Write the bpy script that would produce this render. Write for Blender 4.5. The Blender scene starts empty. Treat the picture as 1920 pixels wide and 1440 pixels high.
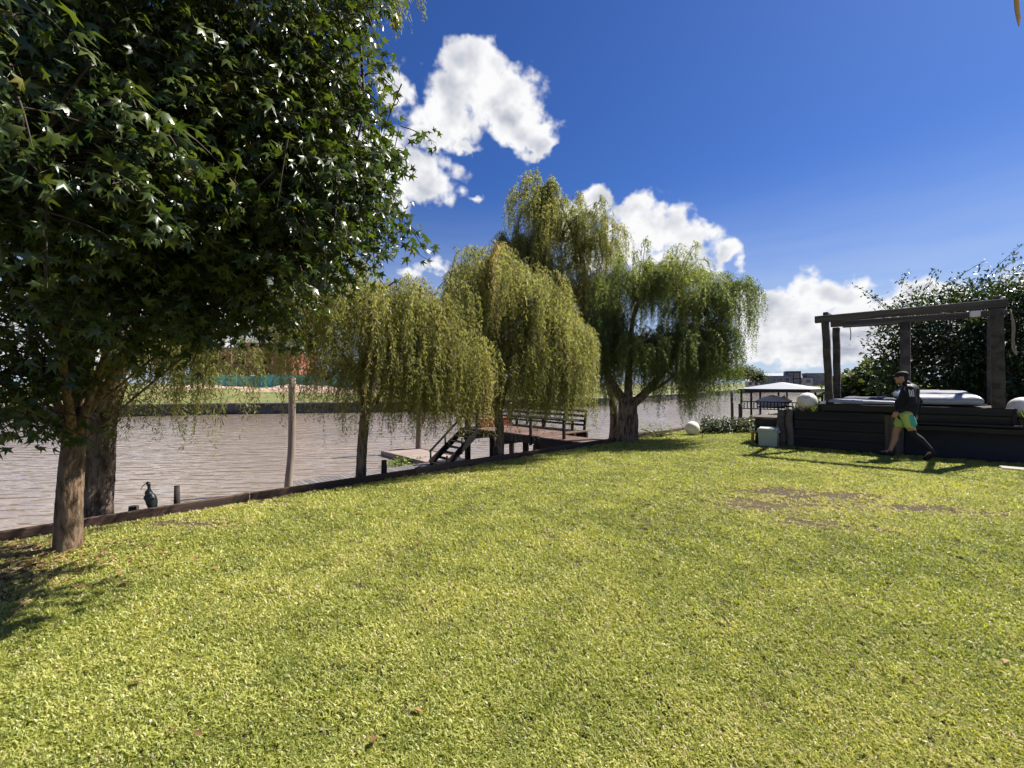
import bpy, bmesh, math, random
import numpy as np
from mathutils import Vector, Matrix, Euler

random.seed(7)
RNG = np.random.default_rng(7)
R = math.radians
SC = bpy.context.scene
COL = SC.collection

# ------------------------------------------------------------------ camera
F = 800.0                      # focal length in photo pixels (1920 wide)
CAMZ = 1.5
cam_d = bpy.data.cameras.new('camera')
cam_d.sensor_width = 36.0
cam_d.lens = F / 1920.0 * 36.0
cam_d.clip_start = 0.05
cam_d.clip_end = 6000
cam = bpy.data.objects.new('camera', cam_d)
COL.objects.link(cam)
cam.location = (0, 0, CAMZ)
cam.rotation_euler = (R(90), 0, 0)
SC.camera = cam

def at(px, py, Y):
    """photo pixel at depth Y -> world point"""
    return Vector(((px - 960) / F * Y, Y, CAMZ - (py - 720) / F * Y))

def azel(px, py):
    v = at(px, py, 1.0) - Vector((0, 0, CAMZ))
    v.normalize()
    return math.atan2(v.x, v.y), math.asin(v.z)

# ------------------------------------------------------------------ node helpers
def sock(nt, inp, v):
    if v is None:
        return
    if isinstance(v, bpy.types.NodeSocket):
        nt.links.new(v, inp)
    else:
        inp.default_value = v

def mth(nt, op, a, b=None, c=None, clamp=False):
    n = nt.nodes.new('ShaderNodeMath'); n.operation = op; n.use_clamp = clamp
    sock(nt, n.inputs[0], a); sock(nt, n.inputs[1], b); sock(nt, n.inputs[2], c)
    return n.outputs[0]

def vmth(nt, op, a, b=None, out=0):
    n = nt.nodes.new('ShaderNodeVectorMath'); n.operation = op
    sock(nt, n.inputs[0], a); sock(nt, n.inputs[1], b)
    return n.outputs[out]

def sstep(nt, v, lo, hi, a=0.0, b=1.0):
    n = nt.nodes.new('ShaderNodeMapRange'); n.interpolation_type = 'SMOOTHSTEP'
    sock(nt, n.inputs[0], v); n.inputs[1].default_value = lo; n.inputs[2].default_value = hi
    n.inputs[3].default_value = a; n.inputs[4].default_value = b
    return n.outputs[0]

def noise(nt, vec, scale, detail=4, rough=0.55, lac=2.0):
    n = nt.nodes.new('ShaderNodeTexNoise')
    sock(nt, n.inputs['Vector'], vec)
    n.inputs['Scale'].default_value = scale; n.inputs['Detail'].default_value = detail
    n.inputs['Roughness'].default_value = rough; n.inputs['Lacunarity'].default_value = lac
    return n.outputs[0]

def mixc(nt, fac, a, b, mode='MIX'):
    n = nt.nodes.new('ShaderNodeMix'); n.data_type = 'RGBA'; n.blend_type = mode
    sock(nt, n.inputs[0], fac)
    for i, v in ((6, a), (7, b)):
        if isinstance(v, (tuple, list)):
            v = (v[0], v[1], v[2], 1)
        sock(nt, n.inputs[i], v)
    return n.outputs[2]

# ------------------------------------------------------------------ world, sun, exposure
SUN_DIR = Vector((2.32, 1.05, 3.05)).normalized()     # towards the sun
SUN_EL = math.asin(SUN_DIR.z)
SUN_AZ = math.atan2(SUN_DIR.x, SUN_DIR.y)              # clockwise from +Y
EXPOSURE = 1.05
CLOUD_WHITE = 0.47
world = bpy.data.worlds.new('World'); SC.world = world; world.use_nodes = True
world.cycles.sampling_method = 'MANUAL'; world.cycles.sample_map_resolution = 256
wn = world.node_tree; wn.nodes.clear()
w_out = wn.nodes.new('ShaderNodeOutputWorld')
sky = wn.nodes.new('ShaderNodeTexSky'); sky.sky_type = 'NISHITA'; sky.sun_disc = False
sky.sun_elevation = SUN_EL; sky.sun_rotation = SUN_AZ
sky.altitude = 50; sky.air_density = 1.0; sky.dust_density = 0.35; sky.ozone_density = 2.5

def build_sky():
    nt = wn
    tc = nt.nodes.new('ShaderNodeTexCoord')
    d = tc.outputs['Generated']
    sep = nt.nodes.new('ShaderNodeSeparateXYZ'); nt.links.new(d, sep.inputs[0])
    az = mth(nt, 'ARCTAN2', sep.outputs[0], sep.outputs[1])
    el = mth(nt, 'ARCSINE', sep.outputs[2])
    cmb = nt.nodes.new('ShaderNodeCombineXYZ'); sock(nt, cmb.inputs[0], az); sock(nt, cmb.inputs[1], el)
    # warp the coordinates so the outlines billow
    wv = nt.nodes.new('ShaderNodeTexNoise'); nt.links.new(d, wv.inputs['Vector'])
    wv.inputs['Scale'].default_value = 14; wv.inputs['Detail'].default_value = 3; wv.inputs['Roughness'].default_value = 0.6
    wo = vmth(nt, 'SUBTRACT', wv.outputs['Color'], (0.5, 0.5, 0.5))
    wo = vmth(nt, 'MULTIPLY', wo, (0.11, 0.10, 0.0))
    p = vmth(nt, 'ADD', cmb.outputs[0], wo)
    B_PX = [  # cumulus column
        (895, 118, 72, 58), (870, 165, 85, 62), (935, 175, 78, 70), (845, 225, 70, 62), (955, 220, 66, 55),
        (985, 262, 62, 34), (812, 258, 52, 34), (900, 195, 80, 50), (860, 275, 42, 22), (1005, 272, 42, 22),
        (775, 320, 85, 58), (735, 285, 65, 55), (800, 352, 48, 40), (738, 165, 34, 45), (680, 330, 120, 80),
        # behind the crown of the near tree and low on the left
        (560, 250, 130, 90), (330, 430, 200, 90), (120, 300, 150, 90), (120, 640, 220, 70), (480, 610, 190, 60),
        (300, 200, 120, 70),
        # tower behind the willows
        (1105, 385, 46, 46), (1185, 412, 58, 48), (1240, 432, 62, 48), (1310, 452, 62, 42), (1150, 470, 90, 55),
        (1255, 492, 120, 50), (1362, 478, 36, 34), (1060, 420, 60, 60),
        # bank of cloud beside the pavilion
        (1495, 545, 66, 40), (1435, 575, 70, 46), (1560, 562, 76, 38), (1630, 585, 80, 40), (1480, 615, 140, 46), (1440, 655, 150, 30),
        (1600, 632, 180, 40), (1590, 665, 200, 26), (1720, 548, 80, 36), (1670, 600, 120, 44), (1760, 590, 90, 40), (1775, 540, 46, 28), (1850, 600, 150, 46), (1780, 660, 200, 26),
        # scraps, thin enough for the sky to show through
        (893, 370, 52, 28, .58), (826, 498, 60, 28, .9), (772, 512, 46, 26, .85)]
    blobs = []
    for (x, y, rx, ry, *pk) in B_PX:
        a, e = azel(x, y); a1, _ = azel(x + rx, y); _, e1 = azel(x, y - ry)
        blobs.append((a, e, abs(a1 - a), abs(e1 - e), pk[0] if pk else 1.33))
    rr = random.Random(3)                    # the same broken cumulus all round the sky
    a = 1.15
    while a < 2 * math.pi - 1.15:
        e = rr.uniform(0.10, 0.42)
        for k in range(2):
            aa = a + rr.uniform(-.1, .1)
            if aa > math.pi: aa -= 2 * math.pi
            blobs.append((aa, e + rr.uniform(-.04, .06), rr.uniform(.09, .2), rr.uniform(.05, .1), 1.33))
        a += rr.uniform(.35, .6)
    field = None
    for (a, e, ra, re_, pk) in blobs:
        q = vmth(nt, 'SUBTRACT', p, (a, e, 0))
        q = vmth(nt, 'MULTIPLY', q, (1 / ra, 1 / re_, 0))
        ln = vmth(nt, 'LENGTH', q, out=1)
        v = mth(nt, 'SUBTRACT', pk, ln)
        if field is None: field = v
        else:
            n = nt.nodes.new('ShaderNodeMath'); n.operation = 'SMOOTH_MAX'
            sock(nt, n.inputs[0], field); sock(nt, n.inputs[1], v); n.inputs[2].default_value = 0.22
            field = n.outputs[0]
    def detail(vec):
        vo = nt.nodes.new('ShaderNodeTexVoronoi'); vo.feature = 'F1'
        nt.links.new(vec, vo.inputs['Vector'])
        vo.inputs['Scale'].default_value = 17; vo.inputs['Detail'].default_value = 1.5
        vo.inputs['Roughness'].default_value = 0.55
        puff = mth(nt, 'SUBTRACT', 0.45, vo.outputs['Distance'])
        fb = noise(nt, vec, 30, 6, 0.62)
        return mth(nt, 'ADD', mth(nt, 'MULTIPLY', puff, 1.5), mth(nt, 'MULTIPLY', mth(nt, 'SUBTRACT', fb, 0.5), 2.3))
    dn0 = detail(d)
    dlt = tuple(SUN_DIR * 0.035)
    lo0 = noise(nt, d, 13, 3, 0.55); lo1 = noise(nt, vmth(nt, 'ADD', d, dlt), 13, 3, 0.55)
    dens = mth(nt, 'ADD', mth(nt, 'MULTIPLY', field, 2.1), mth(nt, 'SUBTRACT', mth(nt, 'MULTIPLY', dn0, 0.80), 0.08))
    alpha = sstep(nt, dens, -0.05, 0.95)
    thick = sstep(nt, mth(nt, 'ADD', field, mth(nt, 'MULTIPLY', dn0, 0.22)), 0.35, 1.3)
    relief = mth(nt, 'MULTIPLY', mth(nt, 'SUBTRACT', lo1, lo0), 1.9)
    # cloud bases (low in the cloud bank) are greyer: thick vapour against the sun
    shade = mth(nt, 'ADD', mth(nt, 'MULTIPLY', thick, 0.42), relief, clamp=True)
    low = sstep(nt, el, 0.03, 0.19, 1.0, 0.0)
    strata = noise(nt, vmth(nt, 'MULTIPLY', cmb.outputs[0], (1.0, 7.0, 1.0)), 5.0, 5, 0.55)
    st = sstep(nt, strata, 0.42, 0.68)
    shade = mth(nt, 'ADD', shade, mth(nt, 'MULTIPLY', mth(nt, 'MULTIPLY', low, st), 0.38), clamp=True)
    w = CLOUD_WHITE
    ccol = mixc(nt, shade, (w, w, w * 1.01), (w * .40, w * .44, w * .54))
    # thin veil towards the horizon, broken in strips
    veil = mth(nt, 'MULTIPLY', sstep(nt, el, -0.05, 0.44, 1.0, 0.0), sstep(nt, strata, 0.30, 0.62, 0.78, 1.0))
    bg1 = nt.nodes.new('ShaderNodeBackground'); bg1.inputs[1].default_value = 0.052
    hs = nt.nodes.new('ShaderNodeHueSaturation'); nt.links.new(sky.outputs[0], hs.inputs['Color'])
    hs.inputs['Saturation'].default_value = 1.18; hs.inputs['Hue'].default_value = 0.508
    nt.links.new(mixc(nt, 1.0, hs.outputs[0], (.48, .68, 1.0), 'MULTIPLY'), bg1.inputs[0])
    bg2 = nt.nodes.new('ShaderNodeBackground'); nt.links.new(ccol, bg2.inputs[0]); bg2.inputs[1].default_value = 1.0
    bg3 = nt.nodes.new('ShaderNodeBackground'); bg3.inputs[0].default_value = (0.275, 0.32, 0.405, 1); bg3.inputs[1].default_value = 1.0
    m1 = nt.nodes.new('ShaderNodeMixShader'); sock(nt, m1.inputs[0], mth(nt, 'MULTIPLY', veil, 0.93))
    nt.links.new(bg1.outputs[0], m1.inputs[1]); nt.links.new(bg3.outputs[0], m1.inputs[2])
    m2 = nt.nodes.new('ShaderNodeMixShader'); nt.links.new(alpha, m2.inputs[0])
    nt.links.new(m1.outputs[0], m2.inputs[1]); nt.links.new(bg2.outputs[0], m2.inputs[2])
    nt.links.new(m2.outputs[0], w_out.inputs[0])
build_sky()

sun_d = bpy.data.lights.new('sun', 'SUN'); sun_d.energy = 5.0; sun_d.angle = R(0.53); sun_d.color = (1.0, 0.95, 0.87)
sun = bpy.data.objects.new('sun', sun_d); COL.objects.link(sun)
sun.rotation_euler = (-SUN_DIR).to_track_quat('-Z', 'Y').to_euler()
sun.location = (20, 10, 40)

vs = SC.view_settings
vs.view_transform = 'Standard'; vs.look = 'None'; vs.gamma = 1.0; vs.exposure = EXPOSURE
vs.use_curve_mapping = False
cy = SC.cycles
cy.max_bounces = 8; cy.diffuse_bounces = 3; cy.glossy_bounces = 3; cy.transmission_bounces = 5
cy.transparent_max_bounces = 8; cy.use_denoising = True; cy.use_adaptive_sampling = True; cy.adaptive_threshold = 0.03
try:
    cy.denoiser = 'OPENIMAGEDENOISE'
except Exception:
    pass
cy.caustics_reflective = False; cy.caustics_refractive = False
cy.sample_clamp_indirect = 6.0

# ------------------------------------------------------------------ materials
def bsdf(name):
    m = bpy.data.materials.new(name); m.use_nodes = True
    nt = m.node_tree
    return m, nt, nt.nodes['Principled BSDF']

def mat(name, col, rough=.75, var=.25, scale=4, bump=.3, bscale=25, stretch=(1, 1, 1), rand=.15, spec=.3, col2=None, metal=0, dist=.01):
    """procedural: base colour broken by two noises, per-object tone, bump"""
    m, nt, b = bsdf(name)
    tc = nt.nodes.new('ShaderNodeTexCoord')
    oi = nt.nodes.new('ShaderNodeObjectInfo')
    off = mth(nt, 'MULTIPLY', oi.outputs['Random'], 37.0)
    cb = nt.nodes.new('ShaderNodeCombineXYZ')
    for i in range(3): nt.links.new(off, cb.inputs[i])
    v = vmth(nt, 'MULTIPLY', tc.outputs['Object'], stretch)
    v = vmth(nt, 'ADD', v, cb.outputs[0])
    n1 = noise(nt, v, scale, 5, .6)
    n2 = noise(nt, v, scale * .23, 3, .5)
    f = mth(nt, 'ADD', mth(nt, 'MULTIPLY', mth(nt, 'SUBTRACT', n1, .5), var * 3.0), 1.0)
    f = mth(nt, 'MULTIPLY', f, mth(nt, 'ADD', mth(nt, 'MULTIPLY', mth(nt, 'SUBTRACT', oi.outputs['Random'], .5), rand * 2), 1.0))
    base = (*col, 1)
    if col2:
        base = mixc(nt, sstep(nt, n2, .38, .64), col, col2)
    sc = nt.nodes.new('ShaderNodeVectorMath'); sc.operation = 'SCALE'
    if isinstance(base, tuple): sc.inputs[0].default_value = base[:3]
    else: nt.links.new(base, sc.inputs[0])
    nt.links.new(f, sc.inputs['Scale'])
    nt.links.new(sc.outputs[0], b.inputs['Base Color'])
    b.inputs['Roughness'].default_value = rough
    b.inputs['Specular IOR Level'].default_value = spec
    b.inputs['Metallic'].default_value = metal
    if bump > 0:
        bp = nt.nodes.new('ShaderNodeBump'); bp.inputs['Strength'].default_value = bump; bp.inputs['Distance'].default_value = dist
        nt.links.new(noise(nt, v, bscale, 5, .65), bp.inputs['Height'])
        nt.links.new(bp.outputs[0], b.inputs['Normal'])
    return m

WOODS = (1.6, 22, 22)
M_BOARD = mat('weathered_bank_board', (.105, .062, .042), .85, .3, 1.4, .6, 3, WOODS, .3, col2=(.06, .042, .034))
M_DARKWOOD = mat('dark_stained_wood', (.020, .017, .016), .7, .3, 1.4, .5, 3, WOODS, .3)
M_GREYWOOD = mat('weathered_grey_wood', (.125, .105, .088), .85, .28, 1.4, .6, 3, WOODS, .25, col2=(.082, .067, .057))
M_BEAM = mat('old_beam_wood', (.098, .084, .072), .85, .4, 1.4, .8, 3, WOODS, .2, col2=(.056, .048, .043))
M_PLANTER = mat('sleeper_wood', (.030, .026, .025), .8, .3, 1.4, .7, 3, WOODS, .25, col2=(.019, .018, .019))
M_DECKWOOD = mat('reddish_deck_wood', (.15, .082, .055), .75, .35, 1.4, .5, 3, WOODS, .4, col2=(.10, .062, .046))
M_DOCKWOOD = mat('pale_dock_wood', (.29, .235, .20), .8, .2, 1.4, .5, 3, WOODS, .2, col2=(.22, .165, .135))
M_WALKWOOD = mat('silvered_walkway_wood', (.14, .125, .12), .8, .25, 1.4, .5, 3, WOODS, .25)
M_REDWOOD = mat('red_stained_wood', (.20, .05, .028), .6, .25, 1.4, .4, 3, WOODS, .15)
M_POLE = mat('bleached_pole', (.25, .205, .165), .85, .3, 1.4, .5, 3, (14, 14, 1.2), .2, col2=(.20, .15, .115))
M_DARKPOLE = mat('dark_pile', (.035, .028, .024), .8, .3, 1.4, .5, 3, (14, 14, 1.2), .2)
M_ROOFMETAL = mat('pale_metal_roof', (.38, .385, .39), .45, .1, 2, .1, 10, (1, 1, 1), .05)
M_WHITE = mat('white_paint', (.78, .77, .74), .5, .05, 3, .05, 20)
M_CONCRETE = mat('old_concrete', (.30, .28, .25), .9, .2, 1.2, .3, 8, (1, 1, 1), .1)
M_SEAWALL = mat('stained_seawall', (.062, .066, .070), .85, .3, 1.0, .4, 6, (1, 1, 4), .15, col2=(.035, .037, .04))
M_BRICK = mat('raw_red_brick', (.36, .145, .09), .9, .3, 2.5, .3, 14, (1, 1, 3), .1, col2=(.27, .12, .085))
M_SOIL = mat('bare_pink_soil', (.45, .31, .235), .95, .2, .8, .3, 6)
M_NET = mat('green_shade_net', (.10, .42, .37), .8, .25, 1.5, .3, 10, (1, 1, .3), .2)
M_BANKGRASS = mat('far_bank_grass', (.13, .15, .045), .95, .35, 1.6, .5, 6, (1, 1, 1), .1, col2=(.20, .18, .07))
M_BLACK = mat('black_void', (.010, .011, .016), .8, .2, 2, .1, 10)
M_NAVY = mat('navy_panel', (.010, .013, .024), .6, .3, 1.2, .5, 3, (1, 1, 1), .05, dist=.03)
M_BIN = mat('pale_green_plastic', (.33, .375, .33), .5, .06, 3, .08, 12, (1, 1, 1), .02)
M_BINLID = mat('white_plastic', (.66, .68, .66), .45, .05, 3, .05, 12)
M_YELLOWWOOD = mat('yellow_stool_wood', (.42, .27, .07), .6, .2, 2, .3, 5, WOODS)
M_ROPE = mat('old_rope', (.32, .28, .22), .9, .2, 20, .4, 60)
M_STONE = mat('pale_paver', (.34, .31, .26), .9, .2, 4, .4, 20, (1, 1, 1), .15)
M_ROOFDARK = mat('dark_slate', (.10, .11, .13), .7, .15, 1, .1, 6)
M_BLUEWALL = mat('blue_grey_render', (.13, .155, .20), .8, .12, .6, .1, 5)
M_DARKWALL = mat('charcoal_cladding', (.05, .052, .06), .7, .15, .6, .1, 5)
M_PALEWALL = mat('pale_render', (.38, .39, .40), .8, .1, .6, .1, 5)
M_CANVAS = mat('white_boat_cover', (.76, .75, .72), .7, .06, 2, .4, 5, dist=.02)
M_HULL = mat('boat_hull', (.30, .33, .38), .35, .06, 2, 0)

def glass_mat():
    m, nt, b = bsdf('window_glass')
    b.inputs['Base Color'].default_value = (.03, .04, .05, 1); b.inputs['Roughness'].default_value = .08
    b.inputs['Specular IOR Level'].default_value = .8
    return m
M_GLASS = glass_mat()

def sphere_mat():
    m, nt, b = bsdf('aged_white_polyethylene')
    tc = nt.nodes.new('ShaderNodeTexCoord')
    n = noise(nt, tc.outputs['Object'], 7, 5, .6)
    n2 = noise(nt, tc.outputs['Object'], 45, 3, .6)
    c = mixc(nt, sstep(nt, n, .46, .75), (.80, .73, .63), (.60, .53, .43))
    c = mixc(nt, sstep(nt, n2, .66, .78), c, (.42, .37, .29))
    nt.links.new(c, b.inputs['Base Color']); b.inputs['Roughness'].default_value = .55
    b.inputs['Subsurface Weight'].default_value = .25; b.inputs['Subsurface Radius'].default_value = (.08, .06, .05)
    return m
M_SPHERE = sphere_mat()

def plastic_cover():
    m, nt, b = bsdf('dusty_plastic_mattress_cover')
    tc = nt.nodes.new('ShaderNodeTexCoord')
    n = noise(nt, tc.outputs['Object'], 5, 6, .6)
    c = mixc(nt, n, (.25, .26, .29), (.40, .41, .44))
    nt.links.new(c, b.inputs['Base Color']); b.inputs['Roughness'].default_value = .32
    b.inputs['Specular IOR Level'].default_value = .5
    bp = nt.nodes.new('ShaderNodeBump'); bp.inputs['Strength'].default_value = .5; bp.inputs['Distance'].default_value = .02
    nt.links.new(noise(nt, vmth(nt, 'MULTIPLY', tc.outputs['Object'], (1, 3, 3)), 4, 5, .6), bp.inputs['Height'])
    nt.links.new(bp.outputs[0], b.inputs['Normal'])
    return m
M_PLASTIC = plastic_cover()

def leaf_mat(name, stops, trans=.35, rough=.42, spec=.45, instancer=False, tmul=(1.5, 1.55, .55)):
    """leaf colours picked by each leaf's own tint value; thin leaf: reflects and lets light through"""
    m = bpy.data.materials.new(name); m.use_nodes = True; nt = m.node_tree; nt.nodes.clear()
    out = nt.nodes.new('ShaderNodeOutputMaterial')
    at_ = nt.nodes.new('ShaderNodeAttribute'); at_.attribute_name = 'tint'
    if instancer: at_.attribute_type = 'INSTANCER'
    t = at_.outputs['Fac']
    cr = nt.nodes.new('ShaderNodeValToRGB')
    el = cr.color_ramp.elements
    while len(el) < len(stops): el.new(.5)
    for e, (p, c) in zip(el, stops): e.position = p; e.color = (*c, 1)
    nt.links.new(t, cr.inputs[0])
    pb = nt.nodes.new('ShaderNodeBsdfPrincipled')
    nt.links.new(cr.outputs[0], pb.inputs['Base Color']); pb.inputs['Roughness'].default_value = rough
    pb.inputs['Specular IOR Level'].default_value = spec
    tr = nt.nodes.new('ShaderNodeBsdfTranslucent')
    tcx = mixc(nt, 1.0, cr.outputs[0], tmul, 'MULTIPLY')
    nt.links.new(tcx, tr.inputs[0])
    mx = nt.nodes.new('ShaderNodeMixShader'); mx.inputs[0].default_value = trans
    nt.links.new(pb.outputs[0], mx.inputs[1]); nt.links.new(tr.outputs[0], mx.inputs[2])
    nt.links.new(mx.outputs[0], out.inputs[0])
    return m

M_GUM = leaf_mat('sweetgum_leaf', [(0, (.028, .050, .012)), (.55, (.056, .088, .019)), (.9, (.12, .14, .028)), (1, (.19, .165, .04))], .34, .33, .55)
M_WILLOW_OLIVE = leaf_mat('willow_leaf_olive', [(0, (.12, .13, .048)), (.5, (.235, .238, .088)), (.85, (.35, .33, .15)), (1, (.36, .22, .12))], .52, .5, .35, tmul=(1.4, 1.45, .72))
M_WILLOW_GREEN = leaf_mat('willow_leaf_green', [(0, (.065, .095, .034)), (.6, (.16, .195, .065)), (1, (.33, .33, .12))], .50, .48, .4, tmul=(1.35, 1.45, .72))
M_SHRUB = leaf_mat('climber_leaf', [(0, (.016, .034, .010)), (.6, (.035, .062, .016)), (1, (.12, .13, .03))], .3, .4, .5)
M_FAR = leaf_mat('far_tree_leaf', [(0, (.035, .050, .018)), (.6, (.085, .10, .03)), (1, (.17, .165, .05))], .35, .6, .25)
M_FARDARK = leaf_mat('far_dark_leaf', [(0, (.022, .038, .016)), (.6, (.045, .065, .024)), (1, (.08, .09, .03))], .3, .6, .25)
M_HYACINTH = leaf_mat('water_plant_leaf', [(0, (.09, .14, .03)), (1, (.25, .30, .09))], .35, .4, .4)
M_GRASS = leaf_mat('lawn_blade', [(0, (.17, .205, .04)), (.35, (.36, .375, .085)), (.7, (.535, .505, .165)), (.88, (.60, .53, .28)), (1, (.40, .32, .21))], .35, .42, .45, instancer=True)
M_LITTER = leaf_mat('fallen_leaf', [(0, (.16, .085, .035)), (.6, (.30, .18, .08)), (1, (.40, .30, .16))], .2, .7, .2)
M_TWIG = mat('willow_twig', (.16, .10, .05), .8, .2, 5, 0)
M_TWIGDARK = mat('dark_twig', (.06, .042, .028), .85, .2, 5, 0)

def bark_mat(name, c1, c2, sc):
    m, nt, b = bsdf(name)
    tc = nt.nodes.new('ShaderNodeTexCoord')
    v = vmth(nt, 'MULTIPLY', tc.outputs['Object'], (1, 1, .22))
    n = noise(nt, v, sc, 8, .68)
    vo = nt.nodes.new('ShaderNodeTexVoronoi'); vo.feature = 'DISTANCE_TO_EDGE'
    wn_ = nt.nodes.new('ShaderNodeTexNoise'); nt.links.new(tc.outputs['Object'], wn_.inputs['Vector']); wn_.inputs['Scale'].default_value = 6; wn_.inputs['Detail'].default_value = 4
    wv = vmth(nt, 'ADD', v, vmth(nt, 'MULTIPLY', wn_.outputs['Color'], (.12, .12, .05)))
    nt.links.new(wv, vo.inputs['Vector']); vo.inputs['Scale'].default_value = sc * .7
    n3 = noise(nt, tc.outputs['Object'], 3.5, 4, .6)
    h = mth(nt, 'ADD', mth(nt, 'MULTIPLY', sstep(nt, vo.outputs['Distance'], 0, .3), .18), n)
    c = mixc(nt, sstep(nt, n, .36, .62), c2, c1)
    c = mixc(nt, sstep(nt, n3, .5, .72, 0, .5), c, (.20, .19, .15))
    nt.links.new(c, b.inputs['Base Color']); b.inputs['Roughness'].default_value = .92
    b.inputs['Specular IOR Level'].default_value = .15
    bp = nt.nodes.new('ShaderNodeBump'); bp.inputs['Strength'].default_value = .9; bp.inputs['Distance'].default_value = .025
    nt.links.new(h, bp.inputs['Height']); nt.links.new(bp.outputs[0], b.inputs['Normal'])
    return m
M_BARK_GUM = bark_mat('sweetgum_bark', (.25, .17, .11), (.085, .056, .036), 26)
M_BARK_WILLOW = bark_mat('willow_bark', (.22, .165, .125), (.035, .026, .02), 16)

def lawn_soil():
    m, nt, b = bsdf('lawn_soil')
    tc = nt.nodes.new('ShaderNodeTexCoord'); o = tc.outputs['Object']
    n1 = noise(nt, o, 55, 5, .7); n2 = noise(nt, o, .9, 4, .55)
    c = mixc(nt, sstep(nt, n1, .35, .7), (.045, .038, .022), (.15, .12, .07))
    c = mixc(nt, sstep(nt, n2, .45, .7, 0, .5), c, (.13, .10, .055))
    nt.links.new(c, b.inputs['Base Color']); b.inputs['Roughness'].default_value = .95; b.inputs['Specular IOR Level'].default_value = .1
    bp = nt.nodes.new('ShaderNodeBump'); bp.inputs['Strength'].default_value = .8; bp.inputs['Distance'].default_value = .02
    nt.links.new(n1, bp.inputs['Height']); nt.links.new(bp.outputs[0], b.inputs['Normal'])
    return m
M_LAWN = lawn_soil()

def water_mat():
    m, nt, b = bsdf('muddy_river_water')
    tc = nt.nodes.new('ShaderNodeTexCoord'); o = tc.outputs['Object']
    mp = nt.nodes.new('ShaderNodeMapping'); nt.links.new(o, mp.inputs[0])
    mp.inputs['Rotation'].default_value = (0, 0, R(-118)); mp.inputs['Scale'].default_value = (.28, 1.15, 1)
    mp2 = nt.nodes.new('ShaderNodeMapping'); nt.links.new(o, mp2.inputs[0])
    mp2.inputs['Rotation'].default_value = (0, 0, R(-84)); mp2.inputs['Scale'].default_value = (.35, .95, 1)
    a = noise(nt, mp.outputs[0], 3.0, 1.5, .45); c = noise(nt, mp2.outputs[0], 3.8, 1.5, .45)
    big = noise(nt, o, .12, 3, .5)
    h = mth(nt, 'ADD', mth(nt, 'MULTIPLY', a, 1.0), mth(nt, 'MULTIPLY', c, .55))
    bp = nt.nodes.new('ShaderNodeBump'); bp.inputs['Strength'].default_value = 1.0; bp.inputs['Distance'].default_value = .11
    nt.links.new(h, bp.inputs['Height']); nt.links.new(bp.outputs[0], b.inputs['Normal'])
    col = mixc(nt, sstep(nt, big, .35, .65), (.225, .178, .138), (.265, .21, .162))
    nt.links.new(col, b.inputs['Base Color'])
    b.inputs['Roughness'].default_value = .04; b.inputs['Specular IOR Level'].default_value = .5; b.inputs['IOR'].default_value = 1.33
    return m
M_WATER = water_mat()

# ------------------------------------------------------------------ object helpers
def link(o):
    COL.objects.link(o); return o

def tag(o, label=None, cat=None, group=None, kind=None):
    if label: o['label'] = label
    if cat: o['category'] = cat
    if group: o['group'] = group
    if kind: o['kind'] = kind
    return o

def thing(name, loc, label, cat, group=None):
    o = bpy.data.objects.new(name, None); link(o); o.location = loc; o.empty_display_size = .1
    return tag(o, label, cat, group)

def mobj(name, me, m=None, parent=None, loc=(0, 0, 0), rot=None):
    o = bpy.data.objects.new(name, me); link(o)
    if m and not me.materials: me.materials.append(m)
    o.location = loc
    if rot is not None: o.rotation_euler = rot
    if parent: o.parent = parent
    return o

def np_mesh(name, V, T, tint=None, smooth=False):
    """V (n,3), T (m,3 or 4)"""
    V = np.asarray(V, dtype=np.float32); T = np.asarray(T, dtype=np.int32)
    me = bpy.data.meshes.new(name)
    k = T.shape[1]
    me.vertices.add(len(V)); me.vertices.foreach_set('co', V.ravel())
    me.loops.add(T.size); me.loops.foreach_set('vertex_index', T.ravel())
    me.polygons.add(len(T)); me.polygons.foreach_set('loop_start', np.arange(0, T.size, k, dtype=np.int32))
    if smooth: me.polygons.foreach_set('use_smooth', np.ones(len(T), dtype=bool))
    me.update(calc_edges=True)
    if tint is not None:
        a = me.attributes.new('tint', 'FLOAT', 'POINT'); a.data.foreach_set('value', np.asarray(tint, dtype=np.float32))
    return me

_boxes = {}
def box_mesh(l, w, h, bev=.006, m=None):
    key = (round(l, 3), round(w, 3), round(h, 3), bev, m.name if m else '')
    if key in _boxes: return _boxes[key]
    bm = bmesh.new(); bmesh.ops.create_cube(bm, size=1)
    bmesh.ops.scale(bm, vec=(l, w, h), verts=bm.verts)
    b = min(bev, .3 * min(l, w, h))
    if b > 0: bmesh.ops.bevel(bm, geom=list(bm.edges), offset=b, segments=1, affect='EDGES')
    me = bpy.data.meshes.new('board'); bm.to_mesh(me); bm.free()
    if m: me.materials.append(m)
    _boxes[key] = me
    return me

def bar(name, p0, p1, w, h, m, parent, up=(0, 0, 1), bev=.006):
    """a board from p0 to p1 (world); w across, h along 'up'"""
    p0 = Vector(p0); p1 = Vector(p1); x = (p1 - p0); L = x.length; x.normalize()
    u = Vector(up); y = u.cross(x)
    if y.length < 1e-4: y = Vector((0, 1, 0)).cross(x)
    y.normalize(); z = x.cross(y)
    me = box_mesh(L, w, h, bev, m)
    o = bpy.data.objects.new(name, me); link(o)
    mw = Matrix.Translation((p0 + p1) / 2) @ Matrix((x, y, z)).transposed().to_4x4()
    if parent:
        o.parent = parent
        mw = Matrix.Translation(-parent.location) @ mw
    o.matrix_local = mw
    return o

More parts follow.
